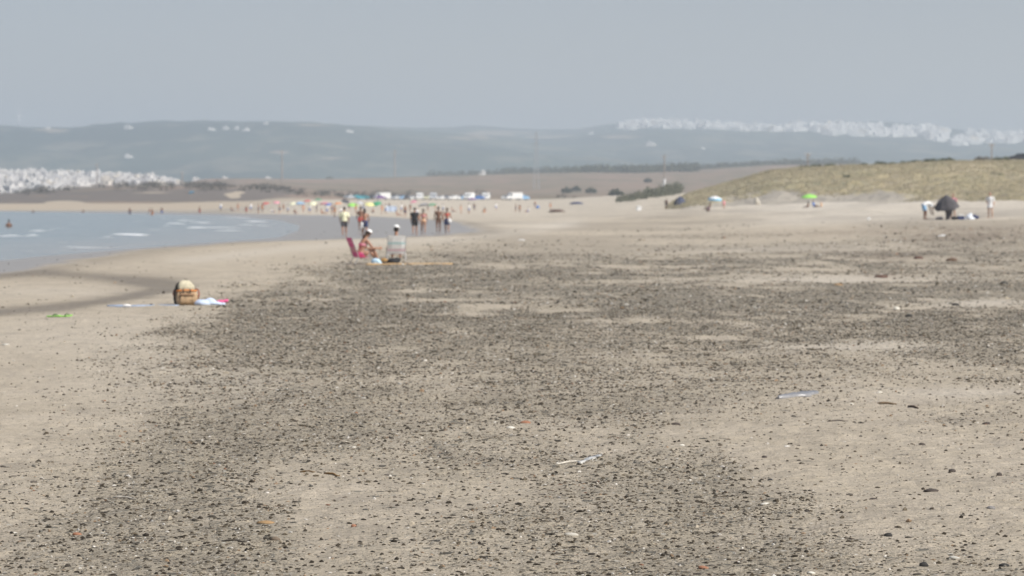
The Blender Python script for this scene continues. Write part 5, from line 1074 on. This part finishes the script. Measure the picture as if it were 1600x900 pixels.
for i, a in enumerate([(798, 667, 14, WH, 'cream white shell lying left of an orange pebble mid beach', .4), (821, 662, 17, OR, 'orange pebble right of the cream white shell', .45), (414, 819, 30, OC, 'large flat ochre stone with a grey end on the open sand', .28), (429, 845, 16, (.17, .13, .09), 'rounded brown stone just below the large flat ochre one', .6),
        (552, 824, 9, OR, 'small rounded orange pebble among dark ones right of the ochre stone', .8), (119, 837, 16, OR, 'reddish orange stone in the seaward foreground', .45), (1401, 483, 10, WH, 'round white stone on the dark pebble belt toward the dune', .7), (893, 838, 24, (.5, .47, .4), 'pale broken shell in the near middle sand', .3),
        (1196, 789, 16, WH, 'white shell on the dark pebble streak', .3), (1066, 697, 9, WH, 'small white shell at the edge of the dark pebble streak', .5), (1100, 890, 18, OR, 'rusty orange stone at the near edge of the pebble streak', .4), (1269, 894, 14, WH, 'white shell at the near edge right of the rusty stone', .35),
        (1442, 694, 11, DK, 'small dark stone on the open sand toward the dune side', .6), (1489, 738, 12, DK, 'square dark brown stone on the open sand', .7), (1456, 768, 26, DK, 'long low dark stone on the open sand', .3), (1366, 781, 14, DK, 'flat dark stone with a pale edge on the open sand', .3), (1445, 886, 15, BL, 'blocky black stone on the near right sand', .8),
        (1494, 873, 18, (.5, .48, .42), 'pale curved shell resting near a black stone', .35), (1571, 886, 18, BL, 'wide black stone at the lower right', .45), (1550, 796, 14, GY, 'grey rough stone on the sand at the right', .6), (1389, 839, 14, BL, 'dark pointed pebble on rippled sand', .7), (1542, 666, 14, DK, 'dark brown stone at the upper right of the open sand', .5),
        (1563, 744, 10, DK, 'dark brown upright pebble at the right', .9), (1204, 752, 9, BL, 'dark round pebble alone right of the pebble streak', .7), (1195, 716, 9, DK, 'small dark stone alone above the round one', .6), (20, 834, 10, WH, 'small white shell near the seaward corner', .3), (552, 700, 8, WH, 'tiny white shell in the dark pebble belt', .4), (8, 541, 12, (.6, .58, .52), 'flat white fragment on the smooth sand at the sea side', .3),
        (1056, 663, 14, DK, 'dark stone where the pebble streak begins', .5), (1375, 612, 9, WH, 'white shell on the sand right of the clear plastic sheet', .4), (1331, 632, 8, WH, 'tiny white shell below the clear plastic sheet', .4), (1420, 495, 12, BL, 'black stone close to the round white stone', .6), (1494, 478, 14, BL, 'black stone on the pale sand strip toward the dune', .5),
        (1569, 444, 13, BL, 'dark stone at the far right edge of the weed belt', .6), (1376, 433, 24, (.12, .07, .05), 'brown lump of weed on the pale sand strip', .35), (1487, 408, 18, (.13, .08, .05), 'brown driftwood lump on the weed belt', .5), (1435, 405, 16, (.12, .07, .05), 'dark brown weed clump left of the driftwood lump', .5), (1310, 446, 16, OC, 'ochre flat stone on the pale sand strip', .3)]):
    stone(*a[:5], flat=a[5], seed=i, cat='shell' if 'shell' in a[4] else 'stone', name='shell' if 'shell' in a[4] else ('weed_clump' if 'weed' in a[4][:20] else 'stone'))
def stick(px0, py0, px1, py1, r, col, label, cat='stick', name='driftwood_stick', lift=.006):
    a, b = gpt(px0, py0), gpt(px1, py1); bm = bmesh.new(); m_ = (a + b) / 2 + V(.01, .02, .006)
    loft_bm(bm, [a - a, (m_ - a) * .5, m_ - a, (b - a) * .8, b - a], [r * .6, r, r * .9, r * .8, r * .4], n=7); o = finish(bm, name, mat('wood_%d' % int(col[0] * 1000), col, .9, 0, .3, 25), None, True); o.location = a + V(0, 0, lift); tag(o, label, cat)
stick(468, 739, 492, 740, .007, (.16, .10, .04), 'short brown stick lying beside the ochre one'); stick(506, 741, 530, 744, .008, (.24, .14, .05), 'ochre brown stick lying flat on the sand'); stick(1372, 631, 1402, 633, .012, (.2, .14, .08), 'thin brown twig right of the clear plastic sheet'); stick(1420, 636, 1436, 639, .014, (.12, .08, .05), 'dark curled twig right of the thin brown one')
stick(175, 779, 212, 777, .006, (.55, .50, .42), 'pale thin stick among dark pebbles at the sea side'); stick(345, 848, 385, 849, .006, (.06, .05, .04), 'dark twig near the lower left pebbles'); stick(1294, 660, 1326, 659, .006, (.06, .045, .035), 'thin wavy dark twig on the open sand'); stick(870, 727, 905, 721, .006, (.62, .58, .5), 'pale reed stem leading to a white feather')
def film_sheet(pts_, label, name, cat, col, h=.02, al=.5):
    P = [gpt(*p) for p in pts_]; c = sum(P, V(0, 0, 0)) / len(P); o = ground_sheet(name, [((p - c).x, (p - c).y) for p in P], .004, mat(name + '_film', col, .35, 0, .15, 14, .6, trans=al), None, .006, h, 3, 22, 8); o.location = c; tag(o, label, cat)
film_sheet([(1216, 622), (1268, 620), (1278, 613), (1240, 615)], 'clear bluish plastic sheet flattened on the sand', 'plastic_sheet', 'plastic sheet', (.50, .50, .51), .03)
film_sheet([(908, 723), (932, 717), (937, 714), (912, 720)], 'white feather among grey pebbles at the end of a pale stem', 'feather', 'feather', (.58, .57, .53), .006, .0)
# larger dark stones, alike
dm = [pebble_mesh('dark_stone', 200 + k, [.45, .6, .35, .7][k % 4], 2, .1, mat('stone_dark_%d' % (k % 3), [(.045, .038, .028), (.07, .06, .045), (.12, .105, .085)][k % 3], .8, 0, .3, 30, .4)) for k in range(8)]
rg = np.random.default_rng(12); n_ = 0
while n_ < 230:
    y = float(16.5 + 16 * rg.random() ** 1.3); x = float(rg.uniform(-.165, .165) * y); d = float(pebble_density(x, y))
    if rg.random() > d * 1.2 + .12: continue
    s = float(rg.uniform(.022, .040)); o = bpy.data.objects.new('dark_stone', dm[n_ % 8]); COL.objects.link(o); o.location = (x, y, float(beach_h(x, y)) + s * .06); o.scale = (s * rg.uniform(1, 1.7), s * rg.uniform(.8, 1.1), s * rg.uniform(.7, 1.1)); o.rotation_euler = (rg.uniform(-.15, .15), rg.uniform(-.15, .15), rg.uniform(-.5, .5))
    tag(o, 'larger dark stone lying half sunk among the foreground pebbles', 'stone', 'larger dark stones of the foreground'); n_ += 1

# ------------------------------------------------------------------ air
def haze():
    top = 330.0; bot = -4.0; bm = bmesh.new(); box_bm(bm, (0, 0, (top + bot) / 2), (26000, 26000, top - bot))
    m = bpy.data.materials.new('haze_air'); m.use_nodes = True; t = m.node_tree; t.nodes.remove(t.nodes['Principled BSDF'])
    v = t.nodes.new('ShaderNodeVolumePrincipled'); v.inputs['Color'].default_value = HAZE_COLOR; v.inputs['Density'].default_value = HAZE_DENSITY
    v.inputs['Anisotropy'].default_value = 0.15
    t.links.new(v.outputs[0], t.nodes['Material Output'].inputs['Volume'])
    o = finish(bm, 'haze', m); tag(o, kind='stuff'); return o
haze()
